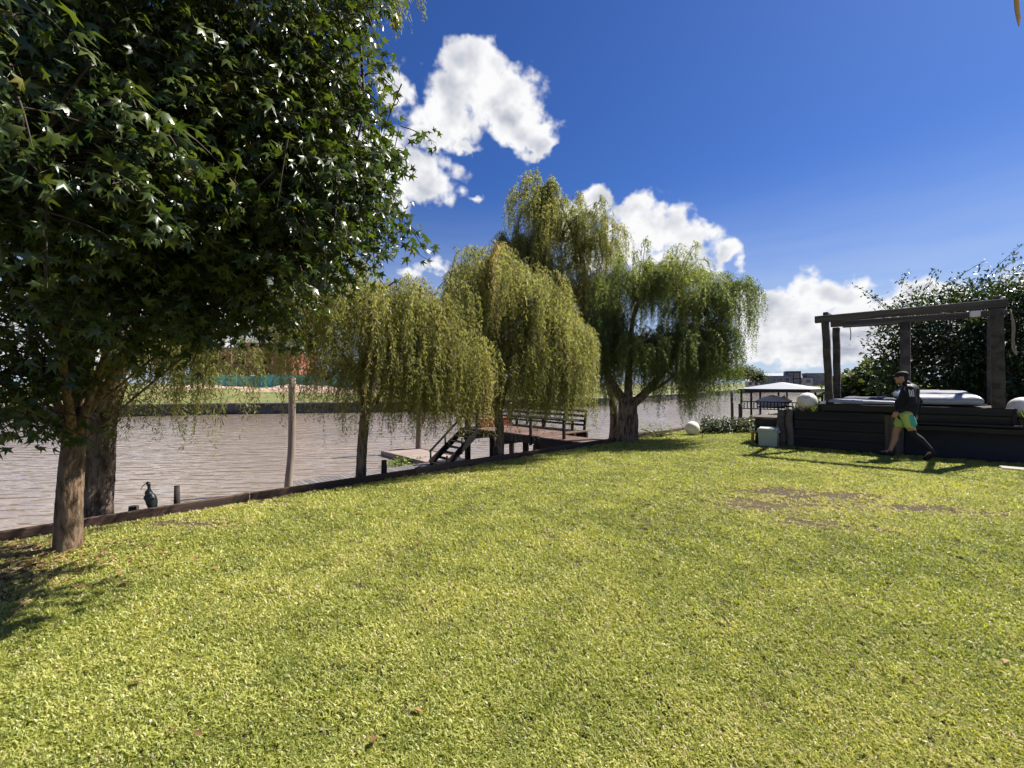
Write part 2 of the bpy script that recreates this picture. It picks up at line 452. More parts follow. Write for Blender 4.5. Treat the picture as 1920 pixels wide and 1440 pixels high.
def frames(P):
    P = np.asarray(P, float); T = np.gradient(P, axis=0)
    T /= np.linalg.norm(T, axis=1, keepdims=True) + 1e-9
    ref = np.array([1.0, 0, 0]) if abs(T[0][0]) < .8 else np.array([0, 1.0, 0])
    N = []; n = ref - T[0] * ref.dot(T[0]); n /= np.linalg.norm(n)
    for t in T:
        n = n - t * n.dot(t); n /= np.linalg.norm(n) + 1e-9; N.append(n.copy())
    N = np.array(N); B = np.cross(T, N)
    return T, N, B

def tube(P, rad, sides=8, ridge=0.0, cap=True, seed=0):
    """tapered tube; ridge = bark furrow depth (fraction)"""
    P = np.asarray(P, float); k = len(P); rad = np.broadcast_to(np.asarray(rad, float), (k,))
    T, N, B = frames(P)
    th = np.linspace(0, 2 * np.pi, sides, endpoint=False)
    rr = np.repeat(rad[:, None], sides, 1)
    if ridge > 0:
        rg = np.random.default_rng(seed)
        zz = np.arange(k)[:, None] * .35
        f = np.zeros_like(rr)
        for q in range(7):
            a = rg.integers(4, 13); f += np.sin(a * th[None] + rg.uniform(0, 6.3) + np.sin(zz * rg.uniform(.3, 1.2) + rg.uniform(0, 6)) * 1.6) / 4.0
        f += rg.normal(0, .35, rr.shape)
        rr = rr * (1 + ridge * np.clip(f, -1.4, 1.0))
    V = P[:, None] + rr[..., None] * (np.cos(th)[None, :, None] * N[:, None] + np.sin(th)[None, :, None] * B[:, None])
    V = V.reshape(-1, 3)
    i = np.arange(k - 1)[:, None] * sides; j = np.arange(sides)[None]; j2 = (j + 1) % sides
    a = (i + j).ravel(); b = (i + j2).ravel(); c = (i + sides + j2).ravel(); d = (i + sides + j).ravel()
    T3 = np.concatenate([np.stack([a, b, c], 1), np.stack([a, c, d], 1)])
    if cap:
        n0 = len(V); V = np.vstack([V, P[0], P[-1]])
        jj = np.arange(sides); e = (k - 1) * sides
        T3 = np.vstack([T3, np.stack([np.full(sides, n0), (jj + 1) % sides, jj], 1), np.stack([np.full(sides, n0 + 1), e + jj, e + (jj + 1) % sides], 1)])
    return V, T3

def merge(parts):
    Vs, Ts, o = [], [], 0
    for V, T in parts:
        Vs.append(V); Ts.append(np.asarray(T) + o); o += len(V)
    return np.vstack(Vs), np.vstack(Ts)

def bez(p0, p1, p2, n=10):
    t = np.linspace(0, 1, n)[:, None]; p0, p1, p2 = map(lambda q: np.asarray(q, float), (p0, p1, p2))
    return (1 - t) ** 2 * p0 + 2 * t * (1 - t) * p1 + t ** 2 * p2

def spline(pts, n=40):
    """Catmull-Rom through pts"""
    P = np.asarray(pts, float); P = np.vstack([2 * P[0] - P[1], P, 2 * P[-1] - P[-2]])
    out = []; m = len(P) - 3; per = max(2, n // m)
    for i in range(m):
        a, b, c, d = P[i:i + 4]
        for t in np.linspace(0, 1, per, endpoint=(i == m - 1)):
            out.append(.5 * ((2 * b) + (-a + c) * t + (2 * a - 5 * b + 4 * c - d) * t * t + (-a + 3 * b - 3 * c + d) * t ** 3))
    return np.array(out)

def basis(f, n):
    """rotation matrices (N,3,3), columns: side, forward, normal"""
    f = f / (np.linalg.norm(f, axis=1, keepdims=True) + 1e-9)
    n = n - f * np.sum(f * n, 1, keepdims=True); n /= np.linalg.norm(n, axis=1, keepdims=True) + 1e-9
    s = np.cross(f, n)
    return np.stack([s, f, n], 2)

def scatter(tV, tT, pos, rot, scl):
    """copies of template (tV,tT) -> V,T ; scl (N,) or (N,3)"""
    N = len(pos); k = len(tV)
    s = scl if scl.ndim == 2 else np.repeat(scl[:, None], 3, 1)
    V = np.einsum('nij,nkj->nki', rot, tV[None] * s[:, None, :]) + pos[:, None]
    T = tT[None] + (np.arange(N) * k)[:, None, None]
    return V.reshape(-1, 3), T.reshape(-1, 3)

def unit(n, rng):
    v = rng.normal(size=(n, 3)); return v / np.linalg.norm(v, axis=1, keepdims=True)

def vnoise(x, y, seed=0):
    """smooth 2-d value noise in 0..1"""
    rg = np.random.default_rng(seed); G = rg.random((64, 64))
    xi = np.floor(x).astype(int); yi = np.floor(y).astype(int); fx = x - xi; fy = y - yi
    fx = fx * fx * (3 - 2 * fx); fy = fy * fy * (3 - 2 * fy)
    g = lambda a, b: G[a % 64, b % 64]
    return (g(xi, yi) * (1 - fx) + g(xi + 1, yi) * fx) * (1 - fy) + (g(xi, yi + 1) * (1 - fx) + g(xi + 1, yi + 1) * fx) * fy

# ------------------------------------------------------------------ the bank's own axes
O = Vector((0, 8.63, 0)); U = Vector((.7305, .683, 0)); N = Vector((-.683, .7305, 0))
ZW = -1.5                                   # water level
def bk(s, t, z=0.0):
    """s along the bank, t out over the river"""
    v = O + U * s + N * t; v.z = z
    return v

# ================================================================== SETTING
def poly_sheet(name, pts, m, kind='structure'):
    bm = bmesh.new(); vs_ = [bm.verts.new(p) for p in pts]; bm.faces.new(vs_)
    bm.normal_update()
    for f in bm.faces:
        if f.normal.z < 0: f.normal_flip()
    bmesh.ops.triangulate(bm, faces=bm.faces[:])
    me = bpy.data.meshes.new(name); bm.to_mesh(me); bm.free()
    return tag(mobj(name, me, m), kind=kind)

river = poly_sheet('river', [(-1500, -1500, ZW), (2500, -1500, ZW), (2500, 3500, ZW), (-1500, 3500, ZW)], M_WATER)
lawn = poly_sheet('lawn', [bk(-400, -.03), bk(900, -.03), bk(900, -900), bk(-400, -900)], M_LAWN)

# far bank: waterline polyline, then rising ground behind it
FAR = [(-260, -40), (-120, 12), (-43, 36), (-29, 42), (-9, 46.5), (12, 58), (40, 92), (73, 139), (120, 178), (230, 240), (700, 430)]
def far_bank():
    rows = [(0, -.45), (4, .15), (12, .95), (60, 1.2), (900, 1.4)]
    dirs = []
    for i, p in enumerate(FAR):
        a = Vector(FAR[max(0, i - 1)]); b = Vector(FAR[min(len(FAR) - 1, i + 1)]); t = (b - a).normalized()
        dirs.append(Vector((-t.y, t.x)))
    V = []; T = []
    for (off, z) in rows:
        for p, dd in zip(FAR, dirs):
            V.append((p[0] + dd.x * off, p[1] + dd.y * off, z))
    n = len(FAR)
    for r in range(len(rows) - 1):
        for i in range(n - 1):
            a = r * n + i; T += [(a, a + 1, a + n + 1), (a, a + n + 1, a + n)]
    tag(mobj('far_bank_ground', np_mesh('far_bank_ground', V, T), M_BANKGRASS), kind='structure')
    # retaining wall of the far bank: panels with a pale cap
    t = thing('sea_wall', (FAR[3][0], FAR[3][1], ZW), 'long dark retaining wall with pale concrete cap along the opposite river bank', 'wall')
    for i in range(len(FAR) - 4):
        a = Vector((*FAR[i], 0)); b = Vector((*FAR[i + 1], 0)); L = (b - a).length
        k = max(1, round(L / 5)) if 1 <= i <= 4 else 1
        for j in range(k):
            p = a.lerp(b, j / k); q = a.lerp(b, (j + 1) / k); g = (q - p).normalized() * .012
            bar('wall_panel', (p.x + g.x, p.y + g.y, -1.05), (q.x - g.x, q.y - g.y, -1.05), .25, 1.15, M_SEAWALL, t)
            bar('cap', (p.x + g.x, p.y + g.y, -.42), (q.x - g.x, q.y - g.y, -.42), .42, .12, M_CONCRETE, t)
far_bank()
# bare soil heap in front of the building site
def soil():
    n = 24; V = []; T = []
    for j in range(9):
        for i in range(n):
            u_ = i / (n - 1); v_ = j / 8
            x = -43 + 34 * u_; y0 = 49.0 + 1.8 * u_ + 7.5 * v_
            z = .72 + 0.70 * v_ + .28 * math.sin(u_ * 17) * math.sin(v_ * 3.1) + .12 * math.sin(u_ * 41 + v_ * 5)
            V.append((x, y0, z if 0 < j else 0.12))
    for j in range(8):
        for i in range(n - 1):
            a = j * n + i; T += [(a, a + 1, a + n + 1), (a, a + n + 1, a + n)]
    tag(mobj('bare_soil_ground', np_mesh('soil', V, T, smooth=True), M_SOIL), kind='structure')
soil()

# ------------------------------------------------------------------ near bank edge
def retaining():
    t = thing('retaining_wall', bk(-4, 0, -1.5), 'low weathered brown board edging between the lawn and the river', 'wall')
    rg = random.Random(2)
    s = -22.0
    while s < 34:
        L = rg.choice((2.4, 2.4, 3.0)); e = s + L - .012
        dz = rg.uniform(-.012, .012); tilt = rg.uniform(-.008, .008); dt = rg.uniform(-.012, .012)
        bar('plank', bk(s, .03 + dt, -.03 + dz - tilt), bk(e, .03 + dt, -.03 + dz + tilt), .05, .25, M_BOARD, t, bev=.008)
        for k in range(1, 6):
            bar('plank', bk(s, .035, -.03 - .26 * k), bk(e, .035, -.03 - .26 * k), .05, .25, M_BOARD, t, bev=.008)
        s += L
    bar('waler', bk(-22, .12, -.16), bk(34, .12, -.16), .13, .12, M_DARKWOOD, t, bev=.01)
retaining()

def mooring_stub(s, h, r, label):
    pts = spline([bk(s, .23, -1.6), bk(s, .235, -.5), bk(s, .24, h)], 10)
    V, T = tube(pts, [r * 1.05] * (len(pts) - 1) + [r * .92], 12, .03, seed=int(s * 10) % 91)
    b = Vector(pts[0])
    o = mobj('stub_post', np_mesh('stub', V - np.array(b), T, smooth=False), M_DARKPOLE, loc=b)
    tag(o, label, 'post', 'short dark posts behind the board edging')
def s_at(px):
    k = (px - 960) / F       # point of the bank edge seen at this column
    return (k * O.y - O.x) / (U.x - k * U.y)
mooring_stub(s_at(336), .27, .03, 'short dark stub post standing behind the edging right of the black bird')
mooring_stub(s_at(733), .25, .045, 'short dark stub post between the slim willow trunk and the stair foot')
mooring_stub(s_at(944), .22, .045, 'short dark stub post just right of the willow trunk before the pier')
mooring_stub(s_at(252), .10, .05, 'lowest dark stub end poking up left of the black bird')

# ================================================================== PIER, STAIR, WALKWAYS
ZD = -.10
def pier():
    s0, s1, t0, t1 = 3.65, 6.0, 2.6, 6.5
    P = thing('pier', bk(4.8, 3, ZW), 'dark timber pier with railing and benches reaching out over the river', 'pier')
    n = int((t1 - t0) / .145)
    for i in range(n):
        t = t0 + (i + .5) * (t1 - t0) / n
        bar('plank', bk(s0 - .03, t, ZD - .02), bk(s1 + .03, t, ZD - .02), .135, .04, M_DECKWOOD, P, bev=.004)
    n = 18
    for i in range(n):
        t = -.15 + (i + .5) * 2.74 / n
        bar('plank', bk(3.5, t, ZD - .02), bk(4.45, t, ZD - .02), .138, .04, M_DECKWOOD, P, bev=.004)
    for s in (3.56, 4.38):
        bar('beam', bk(s, .1, ZD - .15), bk(s, 2.62, ZD - .15), .09, .2, M_DARKWOOD, P)
    for s in (s0 + .05, 4.5, 5.3, s1 - .05):
        bar('beam', bk(s, t0, ZD - .16), bk(s, t1, ZD - .16), .1, .22, M_DARKWOOD, P)
    for t in (1.2, 2.8, 4.5, 6.35):
        se = s1 if t > 2 else 4.4
        bar('crossbeam', bk(s0 - .1, t, ZD - .36), bk(se + .1, t, ZD - .36), .12, .18, M_DARKWOOD, P)
        for s in ((s0 + .06, 4.9, s1 - .06) if t > 2 else (s0, 4.3)):
            top = ZD - .05 if t < 6 or s > 4 else .95
            pts = [bk(s, t + .02, ZW - .8), bk(s, t + .02, -.6), bk(s, t + .02, top)]
            V, T = tube(spline(pts, 8), .11, 10, .03, seed=int(t * 10 + s)); b = np.array(P.location)
            mobj('pile', np_mesh('pile', V - b, T), M_DARKPOLE, P)
    # rail of the near long side
    for t in (1.7, 3.05, 4.5, 5.75):
        bar('post', bk(s0, t, -.42), bk(s0, t, .45), .075, .075, M_DARKWOOD, P, up=N)
    bar('handrail', bk(s0, 1.55, .45), bk(s0, 6.5, .45), .15, .05, M_DARKWOOD, P)
    # outward leaning backs along the end and the far long side
    def back(a0, a1, fix, along_s):
        m = 5
        for i in range(m):
            q = a0 + (a1 - a0) * i / (m - 1)
            p = (lambda z, o: bk(q, fix + o, z)) if along_s else (lambda z, o: bk(fix + o, q, z))
            bar('post', p(-.45, 0), p(.60, .16), .08, .07, M_DARKWOOD, P, up=(N if along_s else U))
        for z, hh in ((.56, .09), (.39, .085), (.22, .085), (.08, .07)):
            o = .14 * (z + .45) / 1.0 - .05
            p0, p1 = (bk(a0, fix + o, z), bk(a1, fix + o, z)) if along_s else (bk(fix + o, a0, z), bk(fix + o, a1, z))
            bar('rail', p0, p1, .035, hh, M_DARKWOOD, P)
    back(s0 + .2, s1, t1 - .02, True)
    back(2.8, t1 + .05, s1, False)
    # dark bench along the far long side
    for k in range(3):
        bar('bench_slat', bk(s1 - .14 - .15 * k, 2.85, .24), bk(s1 - .14 - .15 * k, 5.8, .24), .13, .04, M_DARKWOOD, P)
    for t in (2.95, 4.3, 5.7):
        bar('bench_leg', bk(s1 - .42, t, ZD), bk(s1 - .42, t, .22), .08, .08, M_DARKWOOD, P, up=N)
    # red bench box at the head of the pier
    bar('bench_seat', bk(s0 + .25, 6.12, .20), bk(s1 - .6, 6.12, .20), .5, .05, M_REDWOOD, P, bev=.01)
    bar('bench_front', bk(s0 + .3, 5.9, .045), bk(s1 - .65, 5.9, .045), .03, .25, M_REDWOOD, P)
pier()

def stair():
    zt, zb = ZD + .02, -1.36
    sa, sb = 3.60, 2.15
    S = thing('stair', bk(2.2, 6, zb), 'steep dark timber stair from pier down to the floating walkway', 'stair')
    for t in (5.55, 6.45):
        bar('stringer', bk(sa, t, zt - .08), bk(sb, t, zb + .12), .05, .22, M_DARKWOOD, S)
    n = 7
    for i in range(n):
        f = (i + .7) / (n + .4); s = sa + (sb - sa) * f; z = zt + (zb - zt) * f
        bar('tread', bk(s, 5.58, z), bk(s, 6.42, z), .2, .04, M_DARKWOOD, S)
    for f in (.08, .55, .97):
        s = sa + (sb - sa) * f; z = zt + (zb - zt) * f
        bar('post', bk(s, 6.5, z - .05), bk(s, 6.5, z + .5), .05, .05, M_DARKWOOD, S, up=U)
        if f > .5: bar('post', bk(s, 5.5, z - .1), bk(s, 5.5, z + .45), .045, .045, M_DARKWOOD, S, up=U)
    bar('handrail', bk(sa, 6.5, zt + .42), bk(sb, 6.5, zb + .5), .05, .07, M_DARKWOOD, S)
stair()

def walkways():
    zp = -1.36
    W = thing('floating_walkway', bk(.6, 6, ZW), 'long silver-grey plank walkway floating alongside the bank', 'walkway')
    s = -2.2
    while s < 3.9:
        bar('plank', bk(s + .07, 5.0, zp - .02), bk(s + .07, 7.18, zp - .02), .138, .04, M_WALKWOOD, W, bev=.004); s += .147
    for t in (5.05, 7.13):
        bar('float_beam', bk(-2.2, t, zp - .14), bk(3.9, t, zp - .14), .14, .2, M_DARKWOOD, W)
    D = thing('finger_dock', bk(3.1, 9, ZW), 'pale reddish plank finger dock jutting out from the walkway', 'dock')
    t = 7.22
    while t < 10.35:
        bar('plank', bk(2.4, t + .07, zp + .01), bk(3.92, t + .07, zp + .01), .138, .04, M_DOCKWOOD, D, bev=.004); t += .147
    for s in (2.36, 3.96):
        bar('edge_beam', bk(s, 7.2, zp - .05), bk(s, 10.5, zp - .05), .07, .22, M_DOCKWOOD, D)
    bar('edge_beam', bk(2.3, 10.47, zp - .05), bk(4.02, 10.47, zp - .05), .07, .2, M_DOCKWOOD, D)
walkways()

def pole(base, top, r0, r1, label, m, kink=.04, seed=1):
    b = Vector(base); t = Vector(top)
    mid = b.lerp(t, .5) + Vector((kink, kink * .5, 0))
    pts = spline([b, b.lerp(t, .25) + Vector((kink * .5, 0, 0)), mid, t], 24)
    V, T = tube(pts, np.linspace(r0, r1, len(pts)), 14, .03, seed=seed)
    o = mobj('mooring_pole', np_mesh('pole', V - np.array(b), T, smooth=True), m, loc=b)
    tag(o, label, 'pole', 'wooden poles standing in the river')
pole((*at(537, 930, 11.9)[:2], -2.2), at(548, 708, 12.05), .115, .09, 'tall bleached leaning pole at the left end of the grey walkway', M_POLE, .05, 3)
pole((*bk(3.88, 10.15)[:2], -2.4), bk(3.86, 10.15, 2.6), .15, .11, 'grey-brown pole standing at the far corner of the finger dock', M_POLE, .03, 4)
pole((*at(1372, 790, 31)[:2], -2.2), at(1372, 735, 31), .11, .09, 'thin dark taller pole in open water left of the boathouse', M_DARKPOLE, .05, 5)
pole((*at(1388, 790, 29.5)[:2], -2.2), at(1388, 757, 29.5), .13, .12, 'thin dark shorter pole in open water beside the boathouse', M_DARKPOLE, .02, 6)

# ================================================================== PAVILION
A = Vector((6.72, 10.17, 0)); E = Vector((.783, -.622, 0)); D_ = Vector((.622, .783, 0))
def pv(e, d, z=0.0):
    v = A + E * e + D_ * d; v.z = z
    return v

def cushion(name, corners, thick, m, parent, sag=.02, seed=1, nx=26, ny=18):
    """puffy slab over four bottom corners (world): front-left, front-right, back-right, back-left"""
    rg = np.random.default_rng(seed)
    c = [np.array(q, float) for q in corners]
    b = np.array(parent.location) if parent else np.zeros(3)
    V = []; 
    ph = rg.uniform(0, 6.3, 8)
    def pt(u_, v_, top):
        p = (1 - v_) * ((1 - u_) * c[0] + u_ * c[1]) + v_ * ((1 - u_) * c[3] + u_ * c[2])
        e = min(u_, 1 - u_, v_, 1 - v_); rnd = 1 - math.exp(-e / .035)
        w = .5 * (math.sin(u_ * 9 + ph[0]) * math.sin(v_ * 5 + ph[1]) + .6 * math.sin(u_ * 23 + v_ * 11 + ph[2]) + .4 * math.sin(v_ * 31 - u_ * 7 + ph[3]))
        z = thick * (.55 + .45 * rnd) + w * sag if top else thick * .18 * (1 - rnd)
        return p + np.array([0, 0, z])
    us = 1 / (1 + np.exp(-np.linspace(-4.2, 4.2, nx))); us = (us - us[0]) / (us[-1] - us[0])
    vs2 = 1 / (1 + np.exp(-np.linspace(-4.2, 4.2, ny))); vs2 = (vs2 - vs2[0]) / (vs2[-1] - vs2[0])
    for top in (1, 0):
        for v_ in vs2:
            for u_ in us: V.append(pt(u_, v_, top))
    T = []; k = nx * ny
    for j in range(ny - 1):
        for i in range(nx - 1):
            a = j * nx + i; T += [(a, a + 1, a + nx + 1, a + nx), (k + a, k + a + nx, k + a + nx + 1, k + a + 1)]
    ring = [i for i in range(nx)] + [j * nx + nx - 1 for j in range(1, ny)] + [(ny - 1) * nx + i for i in range(nx - 2, -1, -1)] + [j * nx for j in range(ny - 2, 0, -1)]
    for q in range(len(ring)):
        a, b2 = ring[q], ring[(q + 1) % len(ring)]; T.append((a, k + a, k + b2, b2))
    return np_mesh(name, np.array(V) - b, T, smooth=True)

def pavilion():
    base = pv(1.6, .6, 0)
    # --- raised timber bed
    B = thing('timber_platform', base, 'raised dark sleeper platform carrying the pergola and mattresses', 'platform')
    L = 1.64
    for k in range(4):                        # four sleepers of the front face
        z = .11 + .217 * k
        bar('plank', pv(.0, .04 + (.006 if k % 2 else 0), z), pv(L, .04 + (.006 if k % 2 else 0), z), .09, .209, M_PLANTER, B, bev=.014)
    for i, e in enumerate((-.09, -.25)):      # two rough upright logs at the corner
        pts = spline([pv(e, .02, -.1), pv(e + .015, .0, .3), pv(e - .015, .01, .6), pv(e + .01, .02, .90 - .02 * i)], 14)
        V, T = tube(pts, [.085, .084, .08, .078, .082, .08, .079, .082, .084, .08, .078, .077, .076, .075][:len(pts)], 12, .06, seed=i + 5)
        mobj('corner_log', np_mesh('log', V - np.array(base), T, smooth=True), M_GREYWOOD, B)
    for e in (1.70, 1.86):
        bar('upright_board', pv(e, .02, .0), pv(e, .02, .84), .05, .145, M_BEAM, B, up=E, bev=.01)
    # return side of the planter (towards the river)
    for k in range(4):
        bar('plank', pv(-.04, .1, .11 + .217 * k), pv(-.04, 2.6, .11 + .217 * k), .09, .209, M_PLANTER, B, bev=.014)
    # upper box
    for k, (z, h) in enumerate(((.965, .155), (.80, .16))):
        if k == 0:
            bar('ledge_board', pv(.52, .02, z), pv(3.45, .02, z), .07, h, M_PLANTER, B, bev=.012)
        else:
            bar('ledge_board', pv(1.96, .05, z), pv(3.44, .05, z), .07, h, M_PLANTER, B, bev=.012)
    bar('ledge_board', pv(.5, .07, .965), pv(.5, 2.3, .965), .07, .155, M_PLANTER, B, bev=.012)
    bar('ledge_board', pv(3.47, .0, .885), pv(3.47, 2.3, .885), .07, .315, M_PLANTER, B, bev=.012)
    bar('ledge_board', pv(1.96, -.03, .70), pv(6.5, -.03, .70), .16, .05, M_PLANTER, B, bev=.012)
    bar('ledge_board', pv(1.96, -.02, .60), pv(6.5, -.02, .60), .08, .10, M_PLANTER, B, bev=.012)
    for j in range(15):                       # platform boards
        d = .10 + .148 * j
        bar('deck_board', pv(.55, d + .05, 1.025), pv(3.43, d + .05, 1.025), .14, .03, M_PLANTER, B, bev=.004)
    # dark navy panel set back in the open bay below
    bar('bay_panel', pv(1.96, .28, .3), pv(6.5, .28, .3), .02, .62, M_NAVY, B)
    bar('back_wall', pv(-.1, 2.55, .45), pv(6.5, 2.55, .45), .08, .9, M_PLANTER, B)
    # soil beds on top of the planter
    for (e0, e1, z, nm) in ((.02, .46, .86, 'soil_bed'), (3.52, 6.4, .835, 'soil_bed')):
        bar(nm, pv(e0, 1.3, z - .15), pv(e1, 1.3, z - .15), 2.4, .3, M_LAWN, B, bev=.03)
    # low block at the left end
    K = thing('low_timber_block', pv(-.56, .1, 0), 'low dark timber box with pale top behind the pale bin', 'timber box')
    for k in range(3):
        bar('plank', pv(-.80, .10, .11 + .21 * k), pv(-.36, .10, .11 + .21 * k), .08, .2, M_PLANTER, K, bev=.012)
        bar('plank', pv(-.80, .16, .11 + .21 * k), pv(-.80, .9, .11 + .21 * k), .08, .2, M_PLANTER, K, bev=.012)
    bar('top_board', pv(-.84, .5, .66), pv(-.34, .5, .66), .9, .04, M_GREYWOOD, K)

    # --- pergola frame
    G = thing('pergola', base + Vector((.4, .4, 1.0)), 'open weathered beam pergola frame standing on the timber platform', 'pergola')
    FL = Vector((7.25, 9.87, 0)); FR = Vector((9.31, 8.2, 0)); BL = Vector((8.51, 11.2, 0))
    BM = BL + E * 1.335; BR = BL + E * 2.78
    def post(p, z0, z1, w, lean=(0, 0), rz=0):
        k = 9; pts = []
        for i in range(k):
            f = i / (k - 1); pts.append((p.x + lean[0] * (1 - f) + .006 * math.sin(i * 2.1 + p.x), p.y + lean[1] * (1 - f), z0 + (z1 - z0) * f))
        V, T = tube(np.array(pts), w * .70, 4, 0)
        V = np.array(V); o = mobj('post', np_mesh('post', V - np.array(G.location), T), M_BEAM, G)
        bv = o.modifiers.new('b', 'BEVEL'); bv.width = .012; bv.limit_method = 'ANGLE'
    post(FL, 1.04, 2.93, .14, (.10, 0)); post(FR, 1.04, 2.95, .18, (.02, -.02))
    post(BL, 1.04, 2.98, .15, (.03, 0)); post(BM, 1.04, 2.98, .19); post(BR, 1.04, 2.98, .19)
    up = Vector((0, 0, 1))
    bar('front_beam', FL - E * .2 + up * 3.0 - D_ * .02, FR + E * .14 + up * 3.04 - D_ * .02, .14, .155, M_BEAM, G, bev=.012)
    bar('rear_beam', BL - E * .12 + up * 3.07, BR + E * .2 + up * 3.07, .12, .14, M_BEAM, G, bev=.012)
    bar('side_beam', FL + up * 3.125 + D_ * .0, BL + up * 3.18, .10, .08, M_BEAM, G, bev=.012)
    bar('side_beam', FR + up * 3.16, BR + up * 3.18, .10, .08, M_BEAM, G, bev=.012)
    bar('curtain_rail', FL + E * .3 + D_ * 1.3 + up * 2.93, FL + E * 1.35 + D_ * 1.3 + up * 2.92, .03, .04, M_BEAM, G)
    # small white lamp box under the front beam
    lb = thing('floodlight', FR - E * .28 + up * 2.86 - D_ * .06, 'small white box lamp fixed under the pergola front beam near the right post', 'lamp')
    bar('housing', FR - E * .36 + up * 2.87 - D_ * .06, FR - E * .22 + up * 2.87 - D_ * .06, .07, .12, M_WHITE, lb, bev=.01)
    bar('bracket', FR - E * .30 + up * 2.92 - D_ * .06, FR - E * .28 + up * 2.92 - D_ * .06, .03, .05, M_DARKWOOD, lb)
    # ropes
    def rope(pts, label):
        b = Vector(pts[-1]); V, T = tube(spline([Vector(q) for q in pts], 24), .011, 6)
        tag(mobj('rope', np_mesh('rope', V - np.array(b), T, smooth=True), M_ROPE, loc=b), label, 'rope')
    q = FR + E * .17
    rope([q + up * 2.92, q + E * .06 + up * 2.6, q + E * .05 + up * 2.3, q + E * .09 + up * 2.05, q + E * .03 + up * 2.2, q + E * .035 + up * 2.6, q + E * .01 + up * 2.9], 'pale looped rope hanging beside the right pergola post')
    q = BL + E * .28 - D_ * .1
    rope([q + up * 2.98, q + E * .02 + up * 2.8, q + E * .01 + up * 2.62], 'short thin cord dangling from the rear pergola beam')
    # --- mattresses
    m1 = thing('folded_pad', pv(1.2, .3, 1.04), 'thin grey curved lounger pad lying along the left front of platform', 'pad')
    mobj('pad', cushion('pad', [pv(.66, .05, 1.075), pv(1.86, .06, 1.045), pv(1.86, .62, 1.045), pv(.66, .62, 1.075)], .085, M_PLASTIC, m1, .008, 2), M_PLASTIC, m1)
    m3 = thing('dark_pad', pv(1.3, 1.2, 1.04), 'dark blue-grey cushion behind the thin pad on the platform', 'cushion')
    mobj('pad', cushion('pad2', [pv(.9, .75, 1.04), pv(1.9, .75, 1.04), pv(1.9, 1.7, 1.04), pv(.9, 1.7, 1.04)], .15, M_NAVY, m3, .01, 4), mat('slate_cushion', (.055, .06, .085), .8, .2, 3, .3, 9), m3)
    m2 = thing('mattress', pv(2.6, .7, 1.04), 'large grey plastic-covered mattress lying at the right of platform', 'mattress')
    mobj('cover', cushion('cover', [pv(2.02, .10, 1.05), pv(3.10, .09, 1.06), pv(3.12, 1.65, 1.16), pv(1.86, 1.65, 1.18)], .21, M_PLASTIC, m2, .012, 3), M_PLASTIC, m2)
pavilion()

def lamp_sphere(c, r, label, seed=0):
    bm = bmesh.new(); bmesh.ops.create_uvsphere(bm, u_segments=40, v_segments=24, radius=r)
    for v in bm.verts:
        if v.co.z < -r * .93: v.co.z = -r * .93
    for f in bm.faces: f.smooth = True
    me = bpy.data.meshes.new('globe'); bm.to_mesh(me); bm.free()
    t = thing('globe_lamp', (c[0], c[1], c[2] - r * .93), label, 'garden lamp', 'white globe garden lamps')
    o = mobj('globe', me, M_SPHERE, t, (0, 0, r * .93), (R(7 * seed), R(5 * seed), R(40 * seed)))
    V, T = tube([(0, 0, -.005), (0, 0, .03)], r * .42, 20); mobj('base_ring', np_mesh('ring', V, T), M_WHITE, t)
g1 = pv(.24, .30); lamp_sphere((g1.x, g1.y, 1.075), .215, 'white globe lamp on the planter left of the pergola')
g2 = at(1298, 805, 12.5); lamp_sphere((g2.x, g2.y, .20), .205, 'white globe lamp on the grass beside the low hedge', 1)
g3 = pv(3.66, .42); lamp_sphere((g3.x, g3.y, 1.03), .215, 'white globe lamp right of the right pergola post', 2)

def cooler():
    b = at(1441, 836, 10.28); b.z = 0
    T_ = thing('storage_bin', b, 'pale grey-green plastic bin standing on the lawn at the platform corner', 'bin')
    V = []; F_ = []
    prof = [(.175, .15, .0), (.185, .16, .02), (.20, .175, .38), (.215, .19, .385), (.215, .19, .425), (.20, .175, .43), (.195, .17, .40)]
    ang = [(1, 1), (-1, 1), (-1, -1), (1, -1)]
    bm = bmesh.new(); rings = []
    for (x, y, z) in prof: rings.append([bm.verts.new((sx * x, sy * y, z)) for sx, sy in ang])
    bm.faces.new(rings[0][::-1])
    for a_, c_ in zip(rings, rings[1:]):
        for i in range(4): bm.faces.new((a_[i], a_[(i + 1) % 4], c_[(i + 1) % 4], c_[i]))
    bm.faces.new(rings[-1]); bmesh.ops.recalc_face_normals(bm, faces=bm.faces)
    bmesh.ops.bevel(bm, geom=[e for e in bm.edges], offset=.008, segments=2, affect='EDGES')
    me = bpy.data.meshes.new('tub'); bm.to_mesh(me); bm.free()
    rz = math.atan2(E.y, E.x)
    mobj('tub', me, M_BIN, T_, rot=(0, 0, rz))
    mobj('lid', box_mesh(.40, .35, .022, .008, M_BINLID), None, T_, (0.01, 0, .437), (R(2), 0, rz))
    for sx in (-1, 1):
        mobj('handle', box_mesh(.03, .12, .025, .008, M_BINLID), None, T_, (sx * .225 * math.cos(rz), sx * .225 * math.sin(rz), .36), (0, 0, rz))
cooler()

